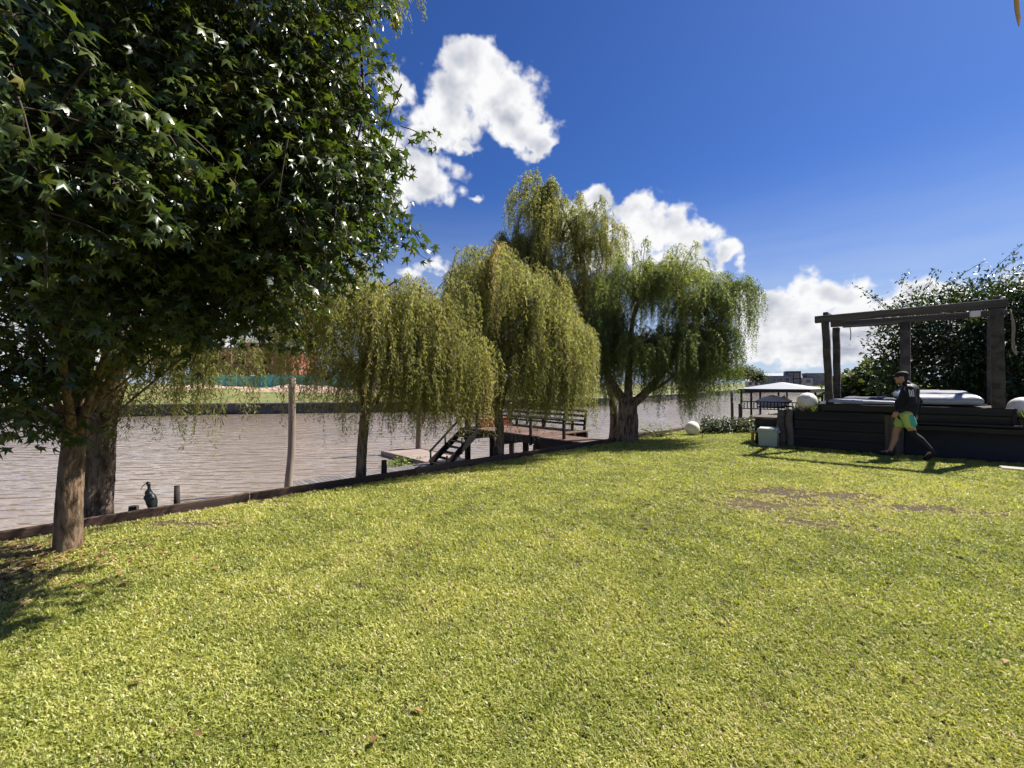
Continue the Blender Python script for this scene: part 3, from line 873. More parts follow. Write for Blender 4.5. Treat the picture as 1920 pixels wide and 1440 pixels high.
def stool():
    b = at(1412, 832, 10.75); b.z = 0
    S = thing('wooden_stool', b, 'small yellowish wooden stool half hidden behind the pale bin', 'stool')
    for k in range(3):
        bar('seat_slat', b + E * -.04 + D_ * (.1 * k - .1) + Vector((0, 0, .31)), b + E * .34 + D_ * (.1 * k - .1) + Vector((0, 0, .31)), .09, .025, M_YELLOWWOOD, S)
    for e in (0, .3):
        for d in (-.11, .11):
            bar('leg', b + E * (e - .02) + D_ * d, b + E * e + D_ * d + Vector((0, 0, .297)), .035, .035, M_YELLOWWOOD, S, up=E)
        bar('stretcher', b + E * e + D_ * -.09 + Vector((0, 0, .12)), b + E * e + D_ * .09 + Vector((0, 0, .12)), .025, .025, M_YELLOWWOOD, S)
stool()

def spike_light():
    b = at(1317, 823, 11.9); b.z = 0
    S = thing('spike_light', b, 'small dark garden spotlight on a stake before the low hedge', 'garden light')
    V, T = tube([(0, 0, -.05), (0, 0, .14)], .008, 8); mobj('stake', np_mesh('stake', V, T), M_DARKWOOD, S)
    V, T = tube(spline([(-.02, 0, .14), (.05, 0, .20), (.13, 0, .27)], 8), [.02, .028, .03, .032, .034, .036, .04, .045][:8], 12)
    mobj('head', np_mesh('head', V, T, smooth=True), M_DARKWOOD, S)
spike_light()

def pavers():
    rg = random.Random(4)
    t = thing('stone_path', pv(3.4, -.9, 0), 'few pale flat stones laid in the grass before the platform right end', 'paving')
    for i in range(4):
        p = pv(3.3 + .36 * i, -.82 + rg.uniform(-.03, .03), .012)
        o = mobj('paver', box_mesh(.32, .3, .05, .012, M_STONE), None, t, p - t.location, (0, 0, math.atan2(E.y, E.x) + rg.uniform(-.06, .06)))
pavers()

# ================================================================== FAR SHORE
def facade_house(name, c, w, dep, z0, h, label, wall, roof, win, roofover=.4, rz=0.0, hip=0.0):
    """c centre of the front at ground; win: list of (x,z,w,h) on the front"""
    H = thing(name, (c[0], c[1], z0), label, 'house', 'houses across the river')
    H.rotation_euler = (0, 0, rz)
    mobj('wall', box_mesh(w, dep, h, .02, wall), None, H, (0, dep / 2, h / 2))
    if hip > 0:
        a, b_ = w / 2 + roofover, dep / 2 + roofover
        V = [(-a, -b_, 0), (a, -b_, 0), (a, b_, 0), (-a, b_, 0), (-a * .5, 0, hip), (a * .5, 0, hip)]
        bm = bmesh.new(); vv = [bm.verts.new(q) for q in V]
        for f in ((0, 1, 5, 4), (1, 2, 5), (2, 3, 4, 5), (3, 0, 4), (3, 2, 1, 0)): bm.faces.new([vv[i] for i in f])
        me = bpy.data.meshes.new('roof'); bm.to_mesh(me); bm.free()
        mobj('roof', me, roof, H, (0, dep / 2, h + .01))
    else:
        mobj('roof', box_mesh(w + 2 * roofover, dep + 2 * roofover, .25, .02, roof), None, H, (0, dep / 2, h + .13))
    for (x, z, ww, hh) in win:
        f = mobj('window', box_mesh(ww + .16, .12, hh + .16, .01, M_PALEWALL), None, H, (x, -.04, z))
        mobj('pane', box_mesh(ww, .05, hh, .005, M_GLASS), None, f, (0, -.05, 0))
    return H

def far_houses():
    c = at(1452, 727, 152); facade_house('river_house', (c.x, c.y), 10.5, 8, .8, 3.6, 'long blue-grey house with light roof across the river above boathouse', M_BLUEWALL, M_ROOFMETAL,
        [(-4, 2.2, 1.2, 1.3), (-2, 2.2, 1.2, 1.3), (0, 2.2, 1.2, 1.3), (2, 2.2, 1.2, 1.3), (4, 2.2, 1.2, 1.3)], .5, R(-25), 1.0)
    c = at(1488, 727, 150); facade_house('river_house', (c.x, c.y), 4.4, 6, .8, 5.0, 'dark tower-like house across the river with flat roof', M_DARKWALL, M_ROOFDARK,
        [(-.9, 3.7, 1.1, 1.4), (.9, 3.7, 1.1, 1.4), (-.9, 1.5, 1.1, 1.4), (.9, 1.5, 1.1, 1.4)], .1, R(-25))
    c = at(1508, 727, 151); facade_house('river_house', (c.x, c.y), 5, 6, .8, 2.9, 'low pale house across the river between tower house and teal house', M_PALEWALL, M_ROOFDARK,
        [(-1.4, 1.7, 1.3, 1.2), (1.2, 1.7, 1.3, 1.2)], .4, R(-25), .8)
    c = at(1533, 727, 150); facade_house('river_house', (c.x, c.y), 7, 7, .8, 4.3, 'two-storey blue-grey house across the river beside the pergola post', M_BLUEWALL, M_ROOFDARK,
        [(-2.2, 3.2, 1.5, 1.2), (.2, 3.2, 1.5, 1.2), (2.4, 3.2, 1.2, 1.2), (-2, 1.1, 1.5, 1.5), (1.6, 1.1, 2.2, 1.6)], .2, R(-25))
    c = at(1412, 728, 140); facade_house('river_house', (c.x, c.y), 4, 5, .5, 1.9, 'small white-roofed house by the water left of the boathouse roof', M_PALEWALL, M_ROOFMETAL,
        [(-.8, 1.0, .9, .9), (.9, 1.0, .9, .9)], .4, R(-25), .7)
far_houses()

def building_site():
    c = at(470, 705, 60)
    w, h = 13.0, 5.3
    H = thing('brick_house_shell', (c.x, 58.5, 1.0), 'unfinished red brick house with scaffolding across the river', 'building')
    z0 = 0
    # front wall made of piers and bands round real openings
    xs = [-6.5, -4.7, -3.3, -1.2, .4, 2.6, 4.0, 6.5]
    for i in range(0, len(xs) - 1, 1):
        solid = i % 2 == 0
        x0, x1 = xs[i], xs[i + 1]; xm = (x0 + x1) / 2
        if solid: mobj('pier', box_mesh(x1 - x0, .3, h, .01, M_BRICK), None, H, (xm, 0, h / 2))
        else:
            for zc, hh in ((.35, .7), (2.75, .9), (5.0, .6)):
                mobj('band', box_mesh(x1 - x0, .28, hh, .01, M_BRICK), None, H, (xm, 0, zc))
    mobj('slab', box_mesh(13.6, 8, .2, .01, M_CONCRETE), None, H, (0, 4, h + .12))
    mobj('slab', box_mesh(13.0, 7.4, .2, .01, M_CONCRETE), None, H, (0, 4, 2.7))
    mobj('back_wall', box_mesh(13, .3, h, .01, M_BRICK), None, H, (0, 7.8, h / 2))
    for sx in (-6.35, 6.35): mobj('side_wall', box_mesh(.3, 7.4, h, .01, M_BRICK), None, H, (sx, 3.95, h / 2))
    mobj('parapet', box_mesh(6.5, .2, .8, .01, M_BRICK), None, H, (1.5, 1.2, h + .6))
    S = thing('scaffold', (c.x, 57.3, 1.0), 'thin timber scaffold standing before the red brick shell', 'scaffold')
    for i in range(8):
        x = -6.3 + 1.8 * i
        mobj('standard', box_mesh(.09, .09, 5.9, .0, M_POLE), None, S, (x, 0, 2.9), (0, R(random.uniform(-1.5, 1.5)), 0))
    for z in (1.3, 3.0, 4.7):
        mobj('ledger', box_mesh(13.0, .09, .09, .0, M_POLE), None, S, (0, -.1, z), (0, R(random.uniform(-.6, .6)), 0))
    for i in range(3): mobj('scaffold_board', box_mesh(4.0, .8, .06, .0, M_DOCKWOOD), None, S, (-4.2 + 4.1 * i, .3, 3.1))
    # netting fence: sagging cloth panels between posts
    Nf = thing('netting_fence', (c.x, 55.6, .9), 'teal green netting fence along the bare soil of the building site', 'fence')
    n = 12
    for i in range(n):
        x0 = -7.0 + i * 2.0
        mobj('post', box_mesh(.08, .08, 2.2, .0, M_POLE), None, Nf, (x0, 0.06, 1.0))
        V = []; T = []
        for a in range(9):
            u_ = a / 8
            for b_ in range(5):
                v_ = b_ / 4
                V.append((x0 + 2.0 * u_ * .99, .10 * math.sin(u_ * 9 + i * 2) * (1 - abs(v_ - .4)), .1 + 1.75 * v_ - .22 * math.sin(u_ * math.pi) * v_ * (.5 + .5 * math.sin(i * 1.7))))
        for a in range(8):
            for b_ in range(4):
                q = a * 5 + b_; T += [(q, q + 5, q + 6), (q, q + 6, q + 1)]
        mobj('net_panel', np_mesh('net', V, T, smooth=True), M_NET, Nf)
building_site()

def boathouse():
    Yc = 34.0; c = at(1478, 760, Yc); zc = -.55
    B = thing('boathouse', (c.x, c.y, ZW), 'open boathouse with pale hip roof on posts over the river', 'boathouse')
    def q(s, t, z):
        v = Vector((c.x, c.y, 0)) + U * s + N * t; v.z = z; return v
    ze = 1.12
    def hiproof(s0, s1, t0, t1, z, h, nm):
        V = [q(s0, t0, z), q(s1, t0, z), q(s1, t1, z), q(s0, t1, z), q((s0 + s1) / 2 - .4, (t0 + t1) / 2, z + h), q((s0 + s1) / 2 + .4, (t0 + t1) / 2, z + h)]
        bm = bmesh.new(); vv = [bm.verts.new(p - B.location) for p in V]
        for f in ((0, 1, 5, 4), (1, 2, 5), (2, 3, 4, 5), (3, 0, 4), (3, 2, 1, 0)): bm.faces.new([vv[i] for i in f])
        bmesh.ops.recalc_face_normals(bm, faces=bm.faces)
        me = bpy.data.meshes.new('roof'); bm.to_mesh(me); bm.free(); mobj(nm, me, M_ROOFMETAL, B)
    hiproof(-2.5, 2.5, -2.0, 2.9, ze, .52, 'roof')
    for (a, b_) in (((-2.45, -1.95), (2.45, -1.95)), ((2.45, -1.95), (2.45, 2.85)), ((2.45, 2.85), (-2.45, 2.85)), ((-2.45, 2.85), (-2.45, -1.95))):
        bar('fascia', q(*a, ze - .13), q(*b_, ze - .13), .08, .24, M_DARKWOOD, B)
    for s in (-2.3, 0, 2.3):
        for t in (-1.8, 2.7):
            bar('post', q(s, t, ZW - .5), q(s, t, ze - .2), .13, .13, M_DARKWOOD, B, up=U)
    # annex roof
    bar('annex_roof', q(2.6, .2, ze - .12), q(7.0, .2, ze - .2), 3.6, .16, M_ROOFMETAL, B)
    for s in (4.2, 6.8):
        for t in (-1.4, 1.8): bar('post', q(s, t, ZW - .5), q(s, t, ze - .25), .12, .12, M_DARKWOOD, B, up=U)
    for k in range(14):
        bar('deck_board', q(-2.5, -2.05 + .15 * k, zc), q(6.9, -2.05 + .15 * k, zc), .14, .06, M_WALKWOOD, B)
    bar('deck_beam', q(-2.5, -2.1, zc - .14), q(6.9, -2.1, zc - .14), .08, .2, M_DARKWOOD, B)
    parts = []
    for (p0, p1, nb) in ((q(-2.4, -2.05, zc), q(2.3, -2.05, zc), 22), (q(-2.4, -2.05, zc), q(-2.4, 2.7, zc), 20)):
        R_ = []
        for z in (.10, .66):
            bar('rail', p0 + Vector((0, 0, z)), p1 + Vector((0, 0, z)), .05, .07, M_DARKWOOD, B)
        for i in range(nb + 1):
            p = p0.lerp(p1, i / nb)
            V, T = tube([p + Vector((0, 0, .08)), p + Vector((0, 0, .66))], .04, 4); parts.append((V - np.array(B.location), T))
    V, T = merge(parts)
    tag(mobj('balusters', np_mesh('balusters', V, T), M_DARKWOOD, B), kind='stuff')
    # ladder to the bank
    a, b_ = q(-2.5, -2.3, zc), q(-2.9, -3.6, ZW + .1)
    for o in (0, .7):
        w = U * o; bar('ladder_side', a + w, b_ + w, .06, .12, M_DARKWOOD, B)
    for i in range(6):
        p = a.lerp(b_, (i + .5) / 6); bar('rung', p, p + U * .7, .1, .04, M_DARKWOOD, B)
    # boat under a white tent cover on the lift
    T_ = thing('covered_boat', q(.6, .8, -.6), 'boat under a white ridged cover hoisted in the open boathouse', 'boat')
    n = 14; V = []; Tt = []
    for i in range(n):
        f = i / (n - 1); s = -1.9 + 4.4 * f
        wd = .95 * (1 - max(0, (f - .6) / .4) ** 2 * .95); hz = .78 + .12 * math.sin(f * math.pi * 2.2)
        prof = [(-wd * .5, .0), (-wd, .35), (-wd * 1.02, .42), (-wd * .5, hz - .13), (0, hz), (wd * .5, hz - .13), (wd * 1.02, .42), (wd, .35), (wd * .5, .0)]
        for (t, z) in prof: V.append(tuple(q(s, .9 + t, -.28 + z) - T_.location))
    kk = 9
    hull = []; cov = []
    for i in range(n - 1):
        for j in range(kk - 1):
            a0 = i * kk + j; (cov if 1 < j < 6 else hull).extend([(a0, a0 + kk, a0 + kk + 1), (a0, a0 + kk + 1, a0 + 1)])
    for i in (0, n - 1):
        for j in range(1, kk - 1): hull.append((i * kk, i * kk + j, i * kk + j + 1))
    mobj('hull', np_mesh('hull', V, hull, smooth=False), M_HULL, T_)
    mobj('cover', np_mesh('cover', V, cov, smooth=False), M_CANVAS, T_)
    bar('cradle', q(-1.0, -.0, -.36), q(-1.0, 1.9, -.36), .12, .12, M_DARKWOOD, T_)
    bar('cradle', q(1.6, -.0, -.36), q(1.6, 1.9, -.36), .12, .12, M_DARKWOOD, T_)
boathouse()

# ================================================================== VEGETATION
LEAF_V = np.array([(0, 0, 0), (-.5, .45, .06), (0, 1, -.08), (.5, .45, .06)], float)     # slim leaf, forward = +Y
LEAF_T = np.array([(0, 2, 1), (0, 3, 2)])

def blob_points(n, lobes, rng, shell=.5):
    """points spread through a union of ellipsoids, denser at the rim; returns positions, outward"""
    vol = np.array([l[3] * l[4] * l[5] for l in lobes]) ** .8; k = rng.choice(len(lobes), n, p=vol / vol.sum())
    L = np.array([l[:6] for l in lobes])[k]
    d = unit(n, rng); r = (shell + (1 - shell) * rng.random(n)) ** .6
    r = r * (1 + .10 * rng.normal(size=n).clip(-1.5, 1.6))
    return L[:, :3] + d * L[:, 3:6] * r[:, None], d

def bush(name, base, lobes, n, size, m, label, cat, group=None, seed=1, stems=True, aspect=.42, clump=9, spread=2.6, kind=None, droop=-.1, trunk=None):
    """leafy plant: real leaves clustered on sprays through the lobes (world coordinates)"""
    rng = np.random.default_rng(seed)
    T_ = thing(name, base, label, cat, group)
    c, out = blob_points(max(4, n // clump), lobes, rng, .35)
    ix = np.repeat(np.arange(len(c)), clump)
    pos = c[ix] + rng.normal(size=(len(ix), 3)) * size * spread * .6
    f = out[ix] * .7 + unit(len(ix), rng) * .9 + np.array([0, 0, droop])
    nn = out[ix] * .5 + np.array([0, 0, .8]) + unit(len(ix), rng) * .6
    s = size * rng.uniform(.65, 1.25, len(ix))
    V, T = scatter(LEAF_V, LEAF_T, pos, basis(f, nn), np.stack([s * aspect, s, s], 1))
    tint = np.clip(rng.normal(.42, .2, len(c))[ix] + rng.normal(0, .14, len(ix)), 0, 1)
    tag(mobj('foliage', np_mesh('foliage', V - np.array(base), T, np.repeat(tint, 4)), m, T_), kind='stuff')
    if stems:
        parts = []; b = np.array(base)
        if trunk:
            h, r = trunk; top = b + np.array([0, 0, h])
            V, T = tube(spline([b - [0, 0, .2], b + [r * .4, 0, h * .5], top], 10), np.linspace(r, r * .6, 10)[:len(spline([b, b, top], 10))], 8, .04)
            mobj('trunk', np_mesh('trunk', V - b, T, smooth=True), M_TWIGDARK, T_)
        else: top = b
        for q in rng.choice(len(c), min(len(c), 26), replace=False):
            e = c[q]; mid = (top + e) / 2 + np.array([0, 0, .15 * np.linalg.norm(e - top)])
            V, T = tube(bez(top, mid, e, 6), np.linspace(.012, .004, 6) * (1 + size * 10), 4); parts.append((V - b, T))
        V, T = merge(parts)
        tag(mobj('stems', np_mesh('stems', V, T), M_TWIGDARK, T_), kind='stuff')
    return T_

# ---- weeping willow
def willow(name, label, base, trunk, tr, limbs, lobes, m, seed, leaf=.085, zmin=.4, tint0=.5, dens=.92, bark=M_BARK_WILLOW, ridge=.09, step=.055, width=.135, jit=.06):
    """trunk: world points; limbs: (list of world points, r0, r1); lobes: (cx,cy,cz,rx,ry,rz, anchors, fronds, Lmin, Lmax, zmin, tint)"""
    rng = np.random.default_rng(seed); b = np.array(base, float)
    W = thing(name, base, label, 'tree', 'willows along the bank')
    tp = spline(trunk, 44)
    rad = tr[0] + (tr[1] - tr[0]) * np.linspace(0, 1, len(tp)) ** .7
    rad[:5] *= np.array([1.28, 1.18, 1.1, 1.05, 1.02])
    V, T = tube(tp, rad, 26, ridge, seed=seed)
    mobj('trunk', np_mesh('trunk', V - b, T, smooth=False), bark, W)
    for (pts, r0, r1) in limbs:
        lp = spline(pts, 22); V, T = tube(lp, np.linspace(r0, r1, len(lp)), 12, ridge * .7, seed=seed + 1)
        mobj('limb', np_mesh('limb', V - b, T, smooth=False), bark, W)
    twig = []; LV = []; LT = []; TI = []; off = 0
    for (cx, cy, cz, rx, ry, rz, na, nf, l0, l1, zm, tn) in lobes:
        na = int(na * dens)
        d = unit(na, rng); d[:, 2] = np.abs(d[:, 2]) * rng.uniform(.1, 1.0, na) + rng.uniform(-.35, .15, na)
        c = np.array([cx, cy, cz]); rr = (rng.uniform(.35, 1.05, na) + .22 * (rng.random(na) < .2))[:, None]
        anc = c + (d * rr + rng.normal(size=(na, 3)) * .13) * np.array([rx, ry, rz])
        root = c - np.array([0, 0, rz * .55])
        for q in range(na):                                    # branchlets out to where the fronds hang
            mid = (root + anc[q]) / 2 + np.array([0, 0, .28 * np.linalg.norm(anc[q] - root)])
            V, T = tube(bez(root, mid, anc[q], 7), np.linspace(.016, .004, 7), 4, cap=False); twig.append((V - b, T))
        ia = np.repeat(np.arange(na), nf); Fn = len(ia)
        o2 = d[ia][:, :2] + rng.normal(size=(Fn, 2)) * .45; o2 /= np.linalg.norm(o2, axis=1, keepdims=True) + 1e-6
        st = anc[ia] + rng.normal(size=(Fn, 3)) * np.array([jit, jit, .06])
        Ln = rng.uniform(l0, l1, Fn) * rng.uniform(.75, 1.1, na)[ia]
        Ln = np.minimum(Ln, np.maximum(.25, st[:, 2] - (zm + (rng.uniform(0, .75, na)[ia] + rng.uniform(0, .5, Fn)) ** 2)))
        K = int(l1 * 1.1 / step) + 2
        tt = np.arange(K)[None] * step * np.ones((Fn, 1))
        arch = rng.uniform(.05, .42, Fn)[:, None]
        hx = arch * (1 - np.exp(-tt / .22))
        sway = .06 * np.sin(tt * rng.uniform(1.5, 3.5, (Fn, 1)) + rng.uniform(0, 6.3, (Fn, 1))) * np.minimum(tt, 1)
        P = np.empty((Fn, K, 3))
        P[..., 0] = st[:, 0:1] + o2[:, 0:1] * hx + sway - .03 * tt
        P[..., 1] = st[:, 1:2] + o2[:, 1:2] * hx + sway * .6
        P[..., 2] = st[:, 2:3] + .10 * (1 - np.exp(-tt / .12)) - tt * .98
        ok = tt < Ln[:, None]
        for f in range(0, Fn, 3):                               # hair-thin frond stems
            kk = int(ok[f].sum())
            if kk > 3:
                V, T = tube(P[f, :kk:4] if kk > 8 else P[f, :kk], .0022, 3, cap=False); twig.append((V - b, T))
        idx = np.argwhere(ok)
        per = 3
        fi = np.repeat(idx[:, 0], per); ki = np.repeat(idx[:, 1], per)
        pos = P[fi, ki] + rng.normal(size=(len(fi), 3)) * .012
        ang = rng.uniform(0, 6.283, len(fi))
        rad_ = np.stack([np.cos(ang), np.sin(ang), np.zeros(len(fi))], 1)
        fw = rad_ * rng.uniform(.25, 1.0, (len(fi), 1)) + np.array([0, 0, -.7]) + rng.normal(size=(len(fi), 3)) * .28
        nn = rad_ + rng.normal(size=(len(fi), 3)) * .5
        s = leaf * rng.uniform(.65, 1.25, len(fi)) * (1 - .35 * np.clip(tt[fi, ki] / Ln[fi], 0, 1) ** 3)
        V, T = scatter(LEAF_V, LEAF_T, pos, basis(fw, nn), np.stack([s * width * 1.25, s, s * .3], 1))
        LV.append(V - b); LT.append(T + off); off += len(V)
        ti = np.clip(tint0 + tn + rng.normal(0, .13, na)[ia][fi] + rng.normal(0, .13, len(fi)), 0, 1)
        TI.append(np.repeat(ti, 4))
    print('willow leaves', off // 4)
    V, T = merge(twig)
    tag(mobj('twigs', np_mesh('twigs', V, T), M_TWIG, W), kind='stuff')
    tag(mobj('foliage', np_mesh('foliage', np.vstack(LV), np.vstack(LT), np.concatenate(TI)), m, W), kind='stuff')
    return W

def willows():
    # 1: old willow right behind the sweetgum
    b = at(180, 972, 4.80); b.z = -.9
    x, y = b.x, b.y
    willow('weeping_willow', 'old furrowed willow with leaning trunk right behind the star-leaved tree', (x, y, -.9),
        [(x, y, -.9), (x + .0, y, .2), (x + .05, y, 1.0), (x + .14, y + .05, 1.55)], (.165, .13),
        [([(x + .12, y + .04, 1.45), (x + .28, y + .1, 1.95), (x + .5, y + .3, 2.6), (x + .7, y + .7, 4.2)], .10, .05),
         ([(x + .1, y + .04, 1.4), (x + .02, y + .3, 2.1), (x - .3, y + .9, 3.4), (x - .5, y + 1.4, 5.0)], .09, .04),
         ([(x + .2, y + .08, 1.7), (x + .6, y + .25, 2.1), (x + 1.3, y + .5, 3.2), (x + 2.2, y + .9, 5.6)], .06, .025)],
        [(x + .2, y + .9, 4.6, 1.6, 1.4, 1.1, 40, 4, 1.0, 2.6, 1.0, 0),
         (x + .55, y + .45, 1.95, .62, .5, .55, 46, 5, .6, 1.6, .45, .08),
         (x + 2.0, y + .7, 3.2, .8, .5, .6, 24, 4, .5, 1.0, 2.25, .08),
         (at(705, 60, 5.6).x, 5.6, at(700, -60, 5.6).z, .28, .25, .55, 10, 5, .5, 1.0, at(700, 90, 5.6).z, .1),
         (at(738, 10, 5.6).x, 5.6, at(738, -60, 5.6).z, .05, .05, .2, 4, 6, .9, 1.2, at(738, 118, 5.6).z, -.1),
         (x - .5, y + .6, 2.7, .7, .6, .6, 18, 4, .5, 1.6, .9, -.1)],
        M_WILLOW_OLIVE, 11, tint0=.38)
    # 2: slim willow by the walkway
    b = at(676, 905, 6.95); x, y = b.x, b.y
    willow('weeping_willow', 'slim golden-green willow by the edging above the grey walkway', (x, y, -.7),
        [(x - .01, y, -.7), (x, y, -.2), (x + .03, y, .5), (x + .075, y, .98)], (.088, .075),
        [([(x + .07, y, .95), (x - .02, y + .1, 1.4), (x - .3, y + .2, 1.9), (x - .8, y + .4, 2.5)], .052, .02),
         ([(x + .07, y, .95), (x + .25, y + .05, 1.25), (x + .55, y + .25, 1.8), (x + .85, y + .4, 2.5)], .05, .02),
         ([(x + .07, y, .97), (x + .1, y + .2, 1.6), (x + .05, y + .3, 2.6)], .045, .02)],
        [(x - .75, y + .25, 2.95, .75, .8, .75, 50, 6, .7, 2.3, .78, .16),
         (x + .00, y + .2, 3.00, .80, .8, .70, 66, 6, .9, 2.6, .46, .10),
         (x + .85, y + .5, 2.85, .75, .7, .70, 84, 6, .9, 2.7, .34, .18),
         (x - 1.30, y + .5, 2.85, .50, .6, .60, 26, 5, .4, 1.2, 1.75, .34),
         (x + .3, y + .3, 1.80, 1.20, .7, .55, 60, 6, .6, 1.7, .32, .02),
         (x + 1.45, y + .5, 2.10, .55, .6, .55, 60, 6, .6, 1.9, .28, .14),
         (x + .55, y + .45, 1.55, 1.0, .5, .25, 22, 3, .7, 1.6, -.12, .05),
         (x - .7, y + .3, 1.7, .6, .5, .25, 12, 3, .6, 1.3, .30, .1),
         (x - 1.45, y + .6, 2.75, .60, .6, .65, 34, 3, .6, 1.7, 1.22, .34),
         (x - 1.0, y + .3, 2.3, .70, .6, .50, 26, 3, .5, 1.6, .95, .24)],
        M_WILLOW_OLIVE, 12, leaf=.078, tint0=.45)
    # 3: willow in front of the pier
    b = at(935, 866, 8.75); x, y = b.x, b.y
    willow('weeping_willow', 'thin-trunked olive willow hanging over the front of the pier', (x, y, -.8),
        [(x, y, -.8), (x, y, -.1), (x + .02, y, .5), (x - .02, y, 1.0)], (.105, .085),
        [([(x, y, .9), (x - .15, y + .1, 1.6), (x - .45, y + .2, 2.8), (x - .5, y + .3, 3.6)], .06, .02),
         ([(x, y, .9), (x + .2, y + .1, 1.5), (x + .7, y + .3, 2.2), (x + 1.2, y + .4, 2.6)], .055, .02),
         ([(x - .02, y, .95), (x + .02, y + .2, 2.0), (x + .1, y + .3, 3.4)], .055, .02),
         ([(x, y, .8), (x - .3, y + .1, 1.3), (x - .8, y + .3, 2.2)], .045, .02)],
        [(x - .20, y + .2, 3.90, .70, .9, .85, 80, 6, .8, 2.2, .7, .12),
         (x + .55, y + .3, 3.30, .85, .9, .90, 88, 6, .9, 2.6, .42, .08),
         (x - .75, y + .2, 3.05, .65, .8, .85, 78, 6, .9, 2.8, .22, .18),
         (x + 1.20, y + .3, 2.60, .60, .7, .80, 80, 6, .8, 2.3, .30, .14),
         (x + .2, y - .1, 2.20, 1.2, .6, .75, 104, 6, .7, 2.0, .38, .14),
         (x - 1.0, y + .1, 1.95, .5, .5, .5, 52, 6, .7, 1.9, .20, .1),
         (x + 1.35, y + .1, 1.7, .5, .5, .5, 44, 6, .6, 1.5, .30, .1),
         (x - .45, y - .1, 1.7, .3, .3, .3, 14, 6, .8, 1.6, .02, .05),
         (x + .1, y + .2, 1.5, 1.3, .5, .25, 24, 3, .6, 1.5, .0, .05)],
        M_WILLOW_OLIVE, 13, leaf=.085, tint0=.42)
    # 4: tall one rising behind
    b = at(1152, 828, 12.6); x, y = b.x, b.y
    T1 = at(1088, 470, 12.6); T0 = at(1032, 330, 12.6)
    willow('weeping_willow', 'tallest sparse willow rising above the others with arching top', (x, y, -.3),
        [(x, y, -.3), (x - .05, y, 1.0), (x - .5, y, 3.0), (T1.x, T1.y, T1.z), (T1.x - .1, T1.y, T1.z + .5)], (.15, .05),
        [([(T1.x, T1.y, T1.z), (T1.x - .5, T1.y, T1.z + 1.2), (T0.x, T0.y, T0.z)], .05, .012),
         ([(T1.x - .05, T1.y, T1.z + .3), (T1.x + .3, T1.y, T1.z + .7), (T1.x + .6, T1.y + .1, T1.z + .9)], .035, .012),
         ([(x - .5, y, 3.0), (x - 1.6, y + .2, 4.2), (x - 3.0, y + .3, 4.75)], .05, .015),
         ([(x - .45, y, 2.8), (x - 1.5, y - .1, 3.6), (x - 2.3, y, 5.4)], .05, .015)],
        [(at(1010, 0, 12.6).x, 12.6, 7.0, .75, .8, 1.25, 40, 8, .7, 1.9, 3.2, .0),
         (at(1050, 0, 12.6).x, 12.6, 6.3, .95, .9, 1.1, 36, 8, .8, 2.2, 3.0, .0),
         (at(1100, 0, 12.6).x, 12.6, 5.9, .90, .8, 1.1, 34, 8, .8, 2.2, 2.6, .05),
         (at(965, 0, 12.6).x, 12.6, 5.7, .85, .8, .7, 28, 8, .6, 1.7, 3.0, -.12),
         (at(890, 0, 12.6).x, 12.6, 4.75, .75, .7, .4, 20, 8, .5, 1.3, 2.6, -.2),
         (at(955, 0, 12.6).x, 12.6, 5.0, .85, .8, .8, 36, 8, .7, 2.0, 2.4, .0),
         (at(1005, 0, 12.6).x, 12.7, 5.4, .9, .8, .9, 34, 8, .7, 2.2, 2.4, .05),
         (at(1075, 0, 12.6).x, 12.8, 4.4, 1.3, 1.0, 1.0, 90, 6, 1.0, 2.6, 1.4, .10)],
        M_WILLOW_OLIVE, 14, leaf=.10, tint0=.42, width=.15, jit=.035)
    # 5: big green one at the lawn's edge
    b = at(1176, 828, 11.15); x, y = b.x, b.y
    willow('weeping_willow', 'broad dark green willow with forked trunk at the far lawn edge', (x, y, -.1),
        [(x - .03, y, -.1), (x, y, .3), (x + .02, y, .75), (x + .02, y, 1.05)], (.30, .22),
        [([(x + .02, y, .95), (x - .35, y, 1.45), (x - .75, y + .2, 2.4), (x - .9, y + .3, 3.6)], .14, .04),
         ([(x + .05, y, .9), (x + .5, y, 1.3), (x + 1.2, y + .1, 2.1), (x + 2.1, y + .3, 3.4), (x + 2.9, y + .4, 4.3)], .13, .025),
         ([(x + .02, y, 1.0), (x + .1, y + .2, 1.9), (x + .3, y + .4, 3.4), (x + .9, y + .5, 4.6)], .12, .03),
         ([(x + .4, y, 1.25), (x + .95, y - .2, 1.55), (x + 1.7, y - .3, 2.3)], .06, .02)],
        [(x + .45, y + .4, 4.30, 1.10, 1.1, 1.15, 100, 6, .4, 1.6, .9, .16),
         (x + 1.45, y + .4, 4.45, .95, 1.0, .95, 90, 5, .3, .9, 1.2, .28),
         (x + 2.15, y + .4, 3.8, .80, .9, .90, 66, 6, .6, 2.2, .9, .10),
         (x + 3.05, y + .4, 4.2, .40, .4, .50, 26, 5, .5, 1.9, 1.0, .0),
         (x - .60, y + .3, 3.2, .55, .8, .9, 62, 6, .8, 2.8, .15, -.05),
         (x + .2, y + .1, 2.6, .9, .8, .7, 66, 6, .6, 1.8, .55, .12),
         (x + 1.4, y + .1, 2.7, .9, .9, .8, 84, 6, .7, 2.2, .30, -.05),
         (x + 2.35, y + .2, 2.8, .65, .7, .6, 44, 6, .8, 2.2, .50, -.15),
         (x + 2.05, y + .2, 2.0, .12, .1, .3, 7, 7, 1.2, 2.2, .10, .15),
         (x + 1.75, y + .2, 1.9, .10, .1, .3, 6, 7, 1.2, 2.0, .35, .0)],
        M_WILLOW_GREEN, 15, leaf=.095, tint0=.45, width=.145)
willows()

